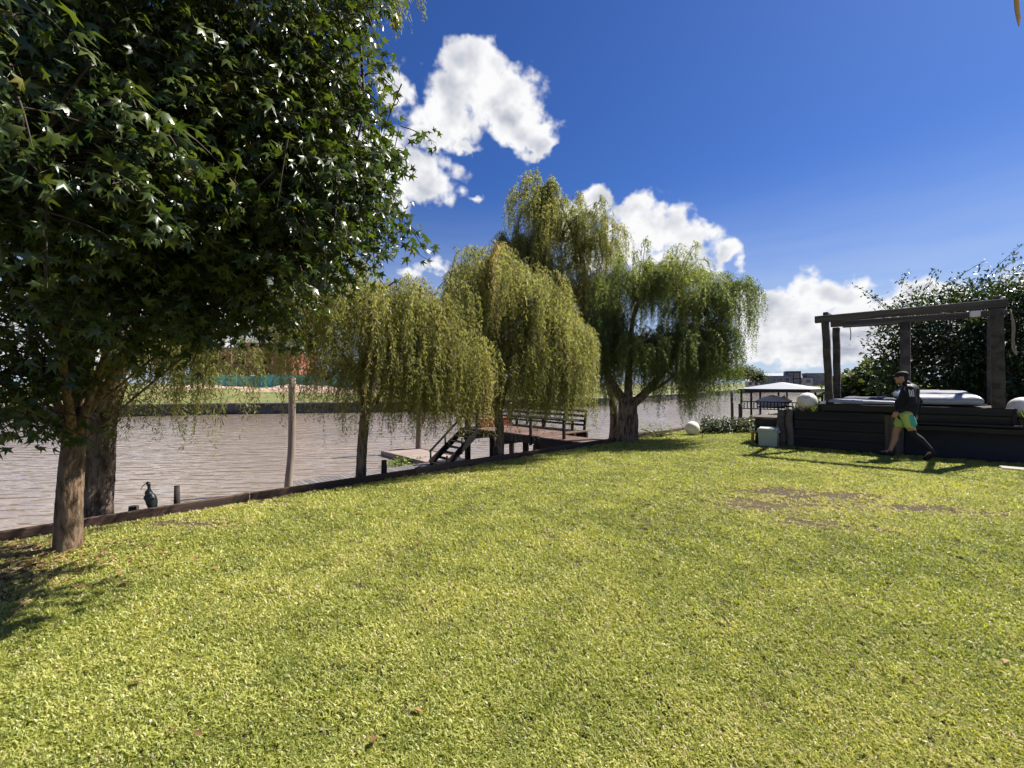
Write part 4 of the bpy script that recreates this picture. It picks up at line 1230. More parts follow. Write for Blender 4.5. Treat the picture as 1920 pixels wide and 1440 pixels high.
# ---- sweetgum beside the camera
def star_leaf(droop=.16, fold=.05, skew=0.0):
    ring = [(0, 1.0), (25, .42), (52, .95), (80, .38), (112, .66), (160, .16), (-160, .16), (-112, .66), (-80, .38), (-52, .95), (-25, .42)]
    V = [(0, .0, fold)]
    for a, r in ring:
        x, y = math.sin(R(a)) * r, math.cos(R(a)) * r
        V.append((x * .62, y * .62, -droop * r * r + (.03 if r < .5 else 0) + skew * x * y - fold * .8 * abs(x)))
    V = np.array(V); V[:, 1] += .12
    T = [(0, (i + 1) % 11 + 1, i + 1) for i in range(11)]
    # petiole
    V = np.vstack([V, [(-.012, -.45, .05), (.012, -.45, .05)]])
    T.append((0, 12, 13))
    return V, np.array(T)

def sweetgum():
    rng = np.random.default_rng(21)
    base = at(128, 1030, 3.87); base.z = 0; b = np.array(base)
    W = thing('sweetgum_tree', base, 'star-leaved tree filling the upper left with its dark glossy crown', 'tree')
    tp = spline([b + [-.02, 0, -.15], b + [0, 0, .1], b + [.02, .0, .6], b + [.07, .02, 1.3], b + [.14, .06, 2.2], b + [.2, .1, 3.4], b + [.25, .2, 5.2]], 70)
    rad = np.interp(np.linspace(0, 1, len(tp)), [0, .06, .14, .35, 1], [.138, .110, .097, .09, .035])
    V, T = tube(tp, rad, 36, .05, seed=3)
    mobj('trunk', np_mesh('trunk', V - b, T, smooth=False), M_BARK_GUM, W)
    # crown as a union of ellipsoids
    LB = []
    for (cx, cy, cz, rx, ry, rz, k) in ((-3.35, 4.0, 3.45, 1.6, 1.4, 1.5, .84), (-2.05, 4.0, 3.85, .74, .8, 1.15, .86), (-3.45, 3.9, 2.4, .72, .7, .45, .86), (-3.95, 3.4, 2.0, .75, .6, .75, .92), (-4.15, 3.4, 1.55, .55, .5, .35, .92),
          (-2.85, 2.6, 3.0, .75, .5, .8, 1), (-2.5, 2.2, 2.65, .32, .3, .45, 1), (-3.0, 4.0, 5.2, 1.6, 1.5, 1.4, .84), (-2.5, 4.0, 3.05, .65, .6, .45, .84), (-1.78, 4.0, 3.35, .45, .5, .55, .86), (-1.22, 3.55, 3.75, .13, .15, .18, 1), (-1.16, 3.55, 3.12, .11, .14, .14, 1), (-1.34, 3.55, 2.90, .16, .18, .18, 1), (-1.6, 3.55, 2.55, .25, .2, .15, 1)):
        LB.append((cx * k, cy * k, CAMZ + (cz - CAMZ) * k, rx * k, ry * k, rz * k))
    for q, (cx, cy, cz, rx, ry, rz) in enumerate(LB):
        s = tp[int(len(tp) * min(.9, max(.42, (cz - .4) / 5.2)))]; e = np.array([cx, cy, cz + rz * .2])
        e = s + (e - s) * (.85 if rx > .3 else .97)
        V, T = tube(bez(s, (s + e) / 2 + [0, 0, .1], e, 14), np.linspace(.038, .012, 14) * (1 if rx > .3 else .3), 10, .04, seed=q)
        mobj('limb', np_mesh('limb', V - b, T, smooth=False), M_BARK_GUM, W)
    ns = 2900; per = 12
    c0, o0 = blob_points(420, LB, rng, .25)                  # boughs; the sprays gather round them
    kk = rng.integers(0, 420, ns); c = c0[kk] + rng.normal(size=(ns, 3)) * np.array([.21, .21, .13]); out = o0[kk] + rng.normal(size=(ns, 3)) * .25
    c1, o1 = blob_points(500, LB, rng, .6); c = np.vstack([c[:-500], c1]); out = np.vstack([out[:-500], o1])
    out /= np.linalg.norm(out, axis=1, keepdims=True)
    keep = (c[:, 2] > 1.15) & ~((c[:, 2] < 1.85) & (c[:, 0] > -3.55)) & ~((c[:, 0] > -1.25) & (c[:, 1] < 3.0)) & (c[:, 1] > 1.75)
    c, out = c[keep], out[keep]; ns = len(c)
    # sprays: a twig and leaves along it
    dirs = out * np.array([1, 1, .5]) + unit(ns, rng) * .45 + np.array([0, 0, -.12]); dirs /= np.linalg.norm(dirs, axis=1, keepdims=True)
    Ls = rng.uniform(.16, .36, ns)
    twig = []
    for i in range(ns):
        p0 = c[i] - dirs[i] * .12; e = c[i] + dirs[i] * Ls[i] + np.array([0, 0, -.06]); mid = (p0 + e) / 2 + np.array([0, 0, .04])
        V, T = tube(bez(p0, mid, e, 5), np.linspace(.006, .0025, 5), 3, cap=False); twig.append((V - b, T))
        if i % 6 == 0:
            j = np.argmin([np.sum((np.array(l[:3]) - c[i]) ** 2) for l in LB]); r0 = np.array(LB[j][:3])
            V, T = tube(bez(r0, (r0 + p0) / 2 + [0, 0, .06], p0, 6), np.linspace(.013, .006, 6), 4, cap=False); twig.append((V - b, T))
    V, T = merge(twig); tag(mobj('twigs', np_mesh('twigs', V, T), M_TWIGDARK, W), kind='stuff')
    ix = np.repeat(np.arange(ns), per); f = np.tile(np.linspace(.05, 1.02, per), ns)
    pos = c[ix] + dirs[ix] * (Ls[ix] * f)[:, None]
    side = unit(len(ix), rng); side -= dirs[ix] * np.sum(side * dirs[ix], 1, keepdims=True)
    side /= np.linalg.norm(side, axis=1, keepdims=True) + 1e-9
    pos = pos + side * rng.uniform(.03, .10, (len(ix), 1)) + np.array([0, 0, -.03])
    fw = dirs[ix] * .5 + side * .75 + np.array([0, 0, -.55]) + rng.normal(size=(len(ix), 3)) * .22
    nn = out[ix] * .45 + np.array([0, 0, .85]) + rng.normal(size=(len(ix), 3)) * .55
    s = .050 + .075 * rng.random(len(ix)) ** .8 * (1 - .25 * (f > .9))
    rot = basis(fw, nn)
    tint = np.clip(rng.normal(.42, .14, ns)[ix] + rng.normal(0, .14, len(ix)) + .30 * np.clip(out[ix][:, 0], 0, 1) * rng.random(len(ix)), 0, 1)  # crown's right side tinted lighter: sunlit look painted into the leaf colour
    sV, sT = star_leaf()
    # the 300 leaves that show largest are objects of their own
    v = pos - np.array([0, 0, CAMZ]); px = 960 + F * v[:, 0] / v[:, 1]; py = 720 - F * v[:, 2] / v[:, 1]
    dist = np.linalg.norm(v, axis=1)
    inview = (px > -20) & (px < 1940) & (py > -20) & (py < 1460)
    score = np.where(inview, s / dist, -1)
    big = np.argsort(-score)[:300]; mask = np.ones(len(pos), bool); mask[big] = False
    kinds = [star_leaf(), star_leaf(.34, .10, .15), star_leaf(.05, .16, -.12), star_leaf(.48, .02, .25)]
    pick = rng.integers(0, 4, len(pos)); parts = []; tl = []
    for q, (kv, kt) in enumerate(kinds):
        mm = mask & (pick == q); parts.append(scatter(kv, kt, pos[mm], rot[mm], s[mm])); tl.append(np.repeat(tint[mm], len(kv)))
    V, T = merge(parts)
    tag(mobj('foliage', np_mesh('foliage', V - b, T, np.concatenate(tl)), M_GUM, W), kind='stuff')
    lm = []
    for q in range(6):
        kv, kt = kinds[q % 4]; me = np_mesh('leaf', kv, kt, np.full(len(kv), .2 + .13 * q)); me.materials.append(M_GUM); lm.append(me)
    for i in big:
        o = bpy.data.objects.new('leaf', lm[int(np.clip(tint[i] * 6, 0, 5))]); link(o); o.parent = W
        mw = Matrix.Translation(Vector(pos[i] - b)) @ Matrix(rot[i].tolist()).to_4x4() @ Matrix.Scale(float(s[i]), 4)
        o.matrix_local = mw
sweetgum()

# ---- climber mass behind the pergola
sh = Vector((12.6, 11.9, 0))
bush('climbing_shrub', sh, [(11.9, 12.0, 1.6, 1.4, 1.0, 1.6), (12.2, 11.9, 3.2, 1.5, 1.0, 1.0), (13.9, 11.6, 2.4, 1.6, 1.1, 2.2), (15.6, 11.6, 2.4, 1.6, 1.1, 2.0), (11.1, 12.1, 3.35, .7, .6, .45), (10.9, 12.1, 2.2, .6, .6, .8), (12.0, 11.6, 2.4, 1.2, .6, 1.4), (13.4, 11.4, 2.0, 1.2, .6, 1.6), (15.0, 11.2, 1.8, 1.4, .7, 1.5),
     (13.2, 11.9, 3.8, 1.2, .8, .45), (15.0, 11.8, 4.0, 1.2, .8, .55), (12.9, 11.0, 1.2, 1.6, .8, 1.2)], 52000, .125, M_SHRUB, 'dense dark climbing shrub towering behind the pergola', 'shrub', seed=31, clump=11)
def long_shoots():
    """long whippy shoots of the climber against the sky"""
    rng = np.random.default_rng(8)
    W = bpy.data.objects['climbing_shrub']; b = np.array(W.location)
    tw = []; P = []
    ends = [((1770, 540), (1851, 488)), ((1855, 515), (1925, 455)), ((1870, 512), (1915, 485)), ((1660, 575), (1600, 535)), ((1690, 540), (1700, 512)), ((1660, 580), (1622, 552)), ((1700, 620), (1625, 628)), ((1690, 650), (1650, 662)), ((1740, 540), (1755, 505)), ((1890, 530), (1920, 495))]
    for (a, e) in ends:
        p0 = np.array(at(*a, 12.0)); p1 = np.array(at(*e, 12.0)); mid = (p0 + p1) / 2 + [0, 0, .12]
        path = bez(p0, mid, p1, 14); V, T = tube(path, np.linspace(.010, .004, 14), 4, cap=False); tw.append((V - b, T))
        for q in path[2:]: P += [q + rng.normal(size=3) * .05 for _ in range(2)]
    V, T = merge(tw); tag(mobj('shoots', np_mesh('shoots', V, T), M_TWIGDARK, W), kind='stuff')
    P = np.array(P); f = unit(len(P), rng); nn = unit(len(P), rng) + [0, 0, .6]; s = rng.uniform(.07, .13, len(P))
    V, T = scatter(LEAF_V, LEAF_T, P, basis(f, nn), np.stack([s * .4, s, s], 1))
    tag(mobj('shoot_leaves', np_mesh('shoot_leaves', V - b, T, np.repeat(rng.uniform(.2, .9, len(P)), 4)), M_SHRUB, W), kind='stuff')
long_shoots()

# low hedge with ivy stump beside the globe lamp, sprouts and brush at the willow's foot
h0 = at(1330, 812, 13.0); h1 = at(1425, 812, 13.4)
bush('low_hedge', (h0.x, h0.y, 0), [(*(h0.lerp(h1, k / 5))[:2], .2, .36, .3, .26) for k in range(8)] + [(h0.x - .05, h0.y, .33, .2, .2, .27)], 5200, .06, M_SHRUB, 'low dark ivy hedge closing the far end of the lawn', 'hedge', seed=41, aspect=.6, spread=1.5)
q = at(1235, 808, 12.0); bush('ground_sprouts', (q.x, q.y, 0), [(q.x - .4, q.y, .12, .5, .3, .16), (q.x + .2, q.y + .1, .10, .45, .3, .14)], 900, .075, M_WILLOW_GREEN, 'low green sprouts and brush at the foot of the broad willow', 'plant', seed=42, aspect=.2)
q = at(1505, 770, 10.4); 
def planter_grass(c, n, rad, label, seed, zb):
    rng = np.random.default_rng(seed)
    W = thing('grass_tuft', (c.x, c.y, zb), label, 'grass tuft', 'grass tufts on the planter')
    p = np.zeros((n, 3)); a = rng.uniform(0, 6.28, n); r = rad * np.sqrt(rng.random(n)); p[:, 0] = np.cos(a) * r; p[:, 1] = np.sin(a) * r
    f = rng.normal(size=(n, 3)) * .45 + [0, 0, 1]; nn = unit(n, rng); s = rng.uniform(.06, .2, n)
    V, T = scatter(LEAF_V, LEAF_T, p, basis(f, nn), np.stack([np.full(n, .012), s, s * .5], 1))
    tag(mobj('blades', np_mesh('blades', V, T, np.repeat(rng.uniform(.3, 1, n), 4)), M_HYACINTH, W), kind='stuff')
planter_grass(pv(.36, .18), 170, .14, 'green grass tuft on the planter right of the globe lamp', 1, .86)
planter_grass(pv(.05, .16), 60, .07, 'thin grass tuft on the planter left of the globe lamp', 2, .86)
planter_grass(pv(3.75, .14), 160, .16, 'green grass tuft under the globe lamp by the right post', 3, .83)

# floating water plants by the finger dock
w = bk(1.95, 8.0, ZW)
bush('water_hyacinth', w, [(w.x, w.y, ZW + .07, .42, .42, .09), (w.x + .5, w.y + .3, ZW + .07, .3, .3, .08), (w.x - .35, w.y - .3, ZW + .06, .3, .25, .07)], 420, .11, M_HYACINTH, 'floating patch of green water plants beside the finger dock', 'water plant', seed=43, stems=False, aspect=.7, spread=1.0)

# ---- far trees
def far_tree(px, py_top, py_base, Y, wpx, dark, label, seed, n=2000):
    c = at(px, py_base, Y); top = at(px, py_top, Y); zb = 1.0 if Y > 60 else 0.0
    h = top.z - zb; w = wpx / F * Y / 2
    rg = random.Random(seed); lob = []
    for k in range(7):
        lob.append((c.x + rg.uniform(-.55, .55) * w, c.y + rg.uniform(-.4, .4) * w, zb + h * rg.uniform(.38, .80), w * rg.uniform(.35, .6), w * rg.uniform(.35, .6), h * rg.uniform(.14, .22)))
    bush('far_tree', (c.x, c.y, zb), lob, n, max(.32, h * .11), M_FARDARK if dark else M_FAR, label, 'tree', 'trees on the far shore', seed=seed, clump=6, spread=2.0, aspect=.7, trunk=(h * .5, h * .03))
far_tree(1330, 672, 735, 108, 60, False, 'pale green far-shore tree seen through the broad willow\'s hanging fronds', 51)
far_tree(1376, 688, 735, 112, 62, False, 'yellow-green far-shore tree at the waterline right of the willow', 52)
far_tree(1418, 697, 733, 128, 34, True, 'round dark far-shore tree left of the long blue-grey house', 53)
far_tree(1472, 706, 733, 156, 22, True, 'small dark far-shore tree beside the tower-like house', 54, 500)
far_tree(1512, 702, 733, 168, 46, True, 'dark far-shore tree behind the low pale house', 55, 700)
far_tree(1440, 700, 733, 190, 40, True, 'dark tree tops peeking over the long blue-grey house roof', 56, 600)
far_tree(1285, 690, 738, 100, 60, False, 'far-shore tree partly hidden behind the broad willow trunk and fronds', 57)
far_tree(60, 728, 768, 44, 90, False, 'low yellow-green bush on the opposite bank left of the furrowed trunk', 58, 700)
far_tree(640, 665, 740, 64, 90, False, 'far tree behind the netting fence right of the brick shell', 59, 700)
far_tree(1600, 706, 760, 20, 60, True, 'dark bush beyond the platform between the two left pergola posts', 60, 1400)
far_tree(1648, 694, 770, 19, 130, False, 'olive-yellow bushy tree beyond the platform seen through the pergola', 61, 4200)
far_tree(1654, 684, 735, 90, 18, True, 'tiny dark far tree poking above the olive bush', 62, 300)
far_tree(1870, 690, 770, 22, 150, True, 'dark bush far behind the climbing shrub at the right edge', 63, 1500)

# ---- dry leaf tip that hangs into the top right corner
def hanging_tip():
    e = at(1912, 48, 1.6); top = at(1935, -160, 1.62)
    W = thing('hanging_frond', e, 'dry brown leaf tip hanging into the top right corner', 'leaf')
    b = np.array(e)
    p = spline([np.array(top), np.array(at(1912, -70, 1.6)), np.array(at(1906, 0, 1.6)), b], 14)
    V = []; T = []
    for i, q in enumerate(p):
        wd = .004 + .007 * math.sin(math.pi * min(1, .25 + .75 * (1 - i / (len(p) - 1))))
        if i == len(p) - 1: wd = .0008
        V += [q - b + [-wd, 0, 0], q - b + [0, .004, 0], q - b + [wd, .001, 0]]
    for i in range(len(p) - 1):
        a = i * 3
        for k in (0, 1): T += [(a + k, a + k + 1, a + 4 + k), (a + k, a + 4 + k, a + 3 + k)]
    mobj('blade', np_mesh('blade', V, T, np.full(len(V), .6), True), M_LITTER, W)
    V, T = tube(spline([top, at(1990, -420, 1.66), at(2200, -760, 1.8)], 14), np.linspace(.004, .012, 14)[:len(spline([top, top, top], 14))], 6)
    mobj('stalk', np_mesh('stalk', V - b, T, smooth=True), M_TWIGDARK, W)
hanging_tip()

# ================================================================== BIRD
def _sphere(nu=20, nv=12):
    V = [(0, 0, 1)]; T = []
    for j in range(1, nv):
        for i in range(nu):
            a, p = 2 * math.pi * i / nu, math.pi * j / nv; V.append((math.sin(p) * math.cos(a), math.sin(p) * math.sin(a), math.cos(p)))
    V.append((0, 0, -1)); e = len(V) - 1
    for i in range(nu):
        k = (i + 1) % nu; T.append((0, 1 + i, 1 + k)); b = 1 + (nv - 2) * nu; T.append((e, b + k, b + i))
        for j in range(nv - 2):
            a = 1 + j * nu; T += [(a + i, a + nu + i, a + nu + k), (a + i, a + nu + k, a + k)]
    return np.array(V, float), np.array(T)
_SPH_V, _SPH_T = _sphere()

def blend_mesh(name, caps, ells, voxel, smooth=6, base=None):
    """one continuous surface from tapered capsules and ellipsoids (voxel remesh)"""
    parts = []
    def add_ell(c, r, rot=None):
        mtx = np.array(rot.to_matrix()) if rot else np.eye(3)
        parts.append(((_SPH_V * np.array(r)) @ mtx.T + np.array(c), _SPH_T))
    for (p0, p1, r0, r1) in caps:
        p0 = Vector(p0); p1 = Vector(p1)
        add_ell(p0, (r0,) * 3); add_ell(p1, (r1,) * 3)
        if (p1 - p0).length > 1e-5:
            parts.append(tube([p0, p0.lerp(p1, .5), p1], [r0, (r0 + r1) / 2, r1], 18))
    for q in ells: add_ell(*q)
    V, T = merge(parts); me = np_mesh(name, V, T)
    o = bpy.data.objects.new('tmp_blend', me); link(o)
    rm = o.modifiers.new('r', 'REMESH'); rm.mode = 'VOXEL'; rm.voxel_size = voxel; rm.use_smooth_shade = True
    sm = o.modifiers.new('s', 'SMOOTH'); sm.iterations = smooth; sm.factor = .5
    dg = bpy.context.evaluated_depsgraph_get()
    out = bpy.data.meshes.new_from_object(o.evaluated_get(dg)); out.name = name
    bpy.data.objects.remove(o); bpy.data.meshes.remove(me)
    for p in out.polygons: p.use_smooth = True
    return out

def ibis():
    p = bk(s_at(284), .10, 0); zb = -.03
    B = thing('ibis', (p.x, p.y, zb), 'black ibis with long curved bill perched behind the board edging', 'bird')
    B.rotation_euler = (0, 0, math.atan2(.25, -1.0))        # local +x faces left in the picture
    caps = [((.00, 0, .20), (.035, 0, .285), .052, .036), ((-.02, 0, .14), (.0, 0, .21), .046, .050), ((.03, 0, .285), (.028, 0, .335), .022, .016), ((.028, 0, .335), (.032, 0, .375), .015, .015),
            ((.032, 0, .375), (.048, 0, .392), .019, .018), ((-.025, 0, .14), (-.045, 0, .06), .045, .02)]
    body = blend_mesh('body', caps, [((-.01, 0, .19), (.052, .056, .10), Euler((0, R(14), 0)))], .006, 5)
    mobj('body', body, mat('ibis_feathers', (.008, .012, .011), .45, .4, 20, .3, 60, (1, 1, .3), 0, .5), B)
    bill = spline([(.058, 0, .39), (.10, 0, .37), (.135, 0, .34), (.155, 0, .305)], 10)
    V, T = tube(bill, np.linspace(.007, .002, len(bill)), 8); mobj('bill', np_mesh('bill', V, T, smooth=True), mat('ibis_bill', (.22, .10, .06), .5, .1, 5, 0), B)
    V, T = tube([(.045, 0, .386), (.062, 0, .388)], [.0185, .008], 10); mobj('face', np_mesh('face', V, T, smooth=True), mat('ibis_bare_face', (.20, .04, .025), .5, .1, 5, 0), B)
    for sy in (-1, 1):
        bm = bmesh.new(); bmesh.ops.create_uvsphere(bm, u_segments=8, v_segments=6, radius=.004); me = bpy.data.meshes.new('eye'); bm.to_mesh(me); bm.free()
        mobj('eye', me, M_BLACK, B, (.046, sy * .0175, .394))
        wing = blend_mesh('wing', [((.02, sy * .028, .235), (-.045, sy * .026, .10), .032, .014)], [], .006, 4)
        mobj('wing', wing, bpy.data.materials['ibis_feathers'], B)
        V, T = tube(spline([(-.005, sy * .02, .12), (.0, sy * .02, .06), (-.005, sy * .02, .0)], 8), .006, 6); leg = mobj('leg', np_mesh('leg', V, T, smooth=True), mat('ibis_leg', (.25, .09, .06), .6, .1, 5, 0), B)
        parts = []
        for a in (-35, 0, 35, 180):
            e = (math.cos(R(a)) * .04 - .005, sy * .02 + math.sin(R(a)) * .04, .004); parts.append(tube([(-.005, sy * .02, .006), e], [.005, .003], 5))
        V, T = merge(parts); mobj('foot', np_mesh('foot', V, T), leg.data.materials[0], B)
ibis()

# ================================================================== THE WALKING MAN
def man():
    p = pv(1.93, -.46, 0)
    Mn = thing('person', p, 'man in black jacket, lime shorts and dark cap walking left past platform', 'person')
    Mn.rotation_euler = (0, 0, math.atan2(-E.y, -E.x))      # local +x = walking direction
    skin = mat('skin', (.42, .235, .16), .55, .1, 6, .05, 40, (1, 1, 1), 0)
    jk = mat('black_jersey', (.010, .011, .016), .7, .2, 12, .4, 30, (1, 1, 1), 0, dist=.006)
    lime = mat('lime_shorts', (.42, .56, .16), .7, .12, 8, .3, 20, (1, 1, 1), 0, dist=.006)
    teal = mat('teal_panel', (.08, .42, .32), .7, .1, 8, .2, 20, (1, 1, 1), 0)
    blk = mat('black_fabric', (.012, .012, .015), .75, .2, 12, .2, 40, (1, 1, 1), 0)
    # joints
    hipR, kneeR, ankR, toeR = (.02, -.10, .90), (.15, -.10, .49), (.24, -.10, .10), (.40, -.11, .055)
    hipL, kneeL, ankL, toeL = (.0, .10, .90), (-.10, .11, .50), (-.36, .12, .20), (-.27, .12, .035)
    shL, elL, wrL = (-.05, .20, 1.40), (-.09, .27, 1.12), (.12, .25, .95)
    shR, elR, wrR = (-.05, -.20, 1.40), (-.22, -.26, 1.15), (-.17, -.25, .90)
    caps = [((0, 0, .92), (-.03, 0, 1.12), .145, .155), ((-.03, 0, 1.12), (-.06, 0, 1.36), .155, .13), ((-.055, 0, 1.40), (.02, 0, 1.52), .075, .06), ((-.05, -.12, 1.40), (-.05, .12, 1.40), .085, .085)]
    for hp, kn, an, to in ((hipR, kneeR, ankR, toeR), (hipL, kneeL, ankL, toeL)):
        kn_ = Vector(kn); an_ = Vector(an); calf = kn_.lerp(an_, .3) + Vector((-.02, 0, 0))
        caps += [(hp, kn, .092, .058), (kn, calf, .056, .058), (calf, an, .058, .038), (an, Vector(an) + (Vector(to) - Vector(an)) * .9, .042, .03)]
    for s_, e_, w_ in ((shL, elL, wrL), (shR, elR, wrR)):
        caps += [(s_, e_, .056, .044), (e_, w_, .042, .028)]
        w2 = Vector(w_); dr = (w2 - Vector(e_)).normalized(); dn = (dr + Vector((0, 0, -.5))).normalized()
        palm = w2 + dn * .075; caps.append((w2, palm, .026, .032))
        sd = Vector((0, 1, 0)); fwd = dn
        for k, ln in enumerate((.062, .074, .070, .055)):      # four bent fingers
            o_ = palm + dn.cross(sd).normalized() * (.036 - .024 * k) * .9
            m_ = o_ + fwd * ln * .55; e2 = m_ + (fwd + Vector((0, -.8 if w_[1] > 0 else .8, 0))).normalized() * ln * .5
            caps += [(o_, m_, .0105, .010), (m_, e2, .010, .0085)]
        th0 = w2 + dn * .02; th1 = th0 + dn.cross(sd).normalized() * .05 + dn * .03; th2 = th1 + dn * .035
        caps += [(th0, th1, .013, .011), (th1, th2, .011, .009)]
    H = Vector((.06, 0, 1.635))
    ells = [(H, (.098, .078, .115), None), (H + Vector((.03, 0, -.06)), (.07, .058, .062), None),
            (H + Vector((-.005, .078, -.01)), (.02, .012, .032), None), (H + Vector((-.005, -.078, -.01)), (.02, .012, .032), None)]
    caps += [(H + Vector((.092, 0, .012)), H + Vector((.112, 0, -.022)), .011, .015), (H + Vector((.085, -.02, -.062)), H + Vector((.085, .02, -.062)), .012, .012), (H + Vector((.068, -.016, -.104)), H + Vector((.068, .016, -.104)), .022, .022)]
    mobj('body', blend_mesh('body', caps, ells, .0085, 3), skin, Mn)
    for sy in (-1, 1):
        bm = bmesh.new(); bmesh.ops.create_uvsphere(bm, u_segments=10, v_segments=8, radius=.011); me = bpy.data.meshes.new('eye'); bm.to_mesh(me); bm.free()
        mobj('eye', me, M_BLACK, Mn, H + Vector((.082, sy * .034, .012)))
    mobj('mouth', box_mesh(.006, .045, .008, .002, mat('lips', (.22, .08, .06), .6, .1, 5, 0)), None, Mn, H + Vector((.0965, 0, -.063)))
    mobj('hair', blend_mesh('hair', [], [(H + Vector((-.034, 0, .005)), (.074, .0785, .095), None)], .009, 3), blk, Mn)
    # jacket
    c = [((-.005, 0, .90), (-.03, 0, 1.14), .158, .172), ((-.03, 0, 1.14), (-.065, 0, 1.37), .172, .145), ((-.06, -.14, 1.40), (-.06, .14, 1.40), .092, .092), ((-.05, 0, 1.44), (-.01, 0, 1.50), .082, .074), ((.04, 0, 1.05), (.05, 0, 1.12), .13, .12)]
    for s_, e_, w_ in ((shL, elL, wrL), (shR, elR, wrR)):
        c += [(s_, e_, .075, .060), (e_, Vector(e_).lerp(Vector(w_), .93), .058, .044)]
    jack = mobj('jacket', blend_mesh('jacket', c, [], .012, 5), jk, Mn)
    mobj('collar', blend_mesh('collar', [((-.045, -.03, 1.475), (-.005, .03, 1.50), .072, .07)], [], .012, 3), jk, jack)
    # three white stripes over each shoulder and down the sleeve
    for sy, s_, e_ in ((1, shL, elL), (-1, shR, elR)):
        s0 = Vector(s_); e0 = Vector(e_)
        for k in (-1, 0, 1):
            a0 = Vector((-.035 + .026 * k, sy * .09, 1.492)); a1 = Vector((-.045 + .026 * k, sy * .19, 1.482)); a2 = s0.lerp(e0, .12) + Vector((.027 * k, sy * .079, .0)); a3 = s0.lerp(e0, .52) + Vector((.026 * k, sy * .071, 0))
            path = spline([a0, a1, a2, a3], 12); V = []; T = []
            for i, q in enumerate(path): V += [q + [-.0075, 0, 0], q + [.0075, 0, 0], q + [.0075, -sy * .012, -.010], q + [-.0075, -sy * .012, -.010]]
            for i in range(len(path) - 1):
                for j in range(4): a = i * 4; T += [(a + j, a + (j + 1) % 4, a + 4 + (j + 1) % 4), (a + j, a + 4 + (j + 1) % 4, a + 4 + j)]
            mobj('stripe', np_mesh('stripe', V, T), M_WHITE, jack)
    # shorts
    sh_ = [((0, 0, .90), (-.01, 0, .98), .152, .155)]
    for hp, kn in ((hipR, kneeR), (hipL, kneeL)):
        sh_.append((Vector(hp) + Vector((0, 0, -.02)), Vector(hp).lerp(Vector(kn), .52), 0.104, .098))
    shorts = mobj('shorts', blend_mesh('shorts', sh_, [], .011, 4), lime, Mn)
    hl = Vector(hipL); kl = Vector(kneeL)
    mobj('side_panel', blend_mesh('side_panel', [(hl + Vector((-.06, .045, -.06)), hl.lerp(kl, .48) + Vector((-.045, .04, 0)), .062, .066)], [], .011, 4), teal, shorts)
    # long black sleeve on the trailing leg, trainers
    kn_ = Vector(kneeL); an_ = Vector(ankL); cf = kn_.lerp(an_, .3) + Vector((-.02, 0, 0))
    mobj('leg_sleeve', blend_mesh('leg_sleeve', [(Vector(hipL).lerp(kn_, .86), kn_, .069, .065), (kn_, cf, .064, .066), (cf, an_, .066, .047)], [], .010, 3), blk, Mn)
    for an, to, heel in ((ankR, toeR, (.205, -.10, .045)), (ankL, toeL, (-.40, .12, .16))):
        shoe = mobj('shoe', blend_mesh('shoe', [(heel, Vector(heel).lerp(Vector(to), .55) + Vector((0, 0, .012)), .047, .05), (Vector(heel).lerp(Vector(to), .55), to, .05, .036), (an, heel, .045, .046)], [], .009, 3), blk, Mn)
    # cap
    cap = mobj('cap', blend_mesh('cap', [], [(H + Vector((-.006, 0, .055)), (.108, .092, .072), Euler((0, R(4), 0)))], .009, 3), blk, Mn)
    V = []; T = []; n = 11
    for i in range(n):
        a = -1.15 + 2.3 * i / (n - 1)
        for (r, dz) in ((.085, 0), (.17 * (1 - .22 * (a / 1.15) ** 2), -.012)):
            x, y = math.cos(a) * r * 1.08, math.sin(a) * min(r, .095 + .0 * r) * .92
            z = .04 + dz - .028 * (y / .09) ** 2
            V += [(x, y, z + .005), (x, y, z - .004)]
    for i in range(n - 1):
        a = i * 4; b_ = a + 4
        T += [(a, a + 2, b_ + 2), (a, b_ + 2, b_), (a + 1, b_ + 3, a + 3), (a + 1, b_ + 1, b_ + 3), (a + 2, a + 3, b_ + 3), (a + 2, b_ + 3, b_ + 2)]
    mobj('brim', np_mesh('brim', V, T), blk, cap, H)
man()

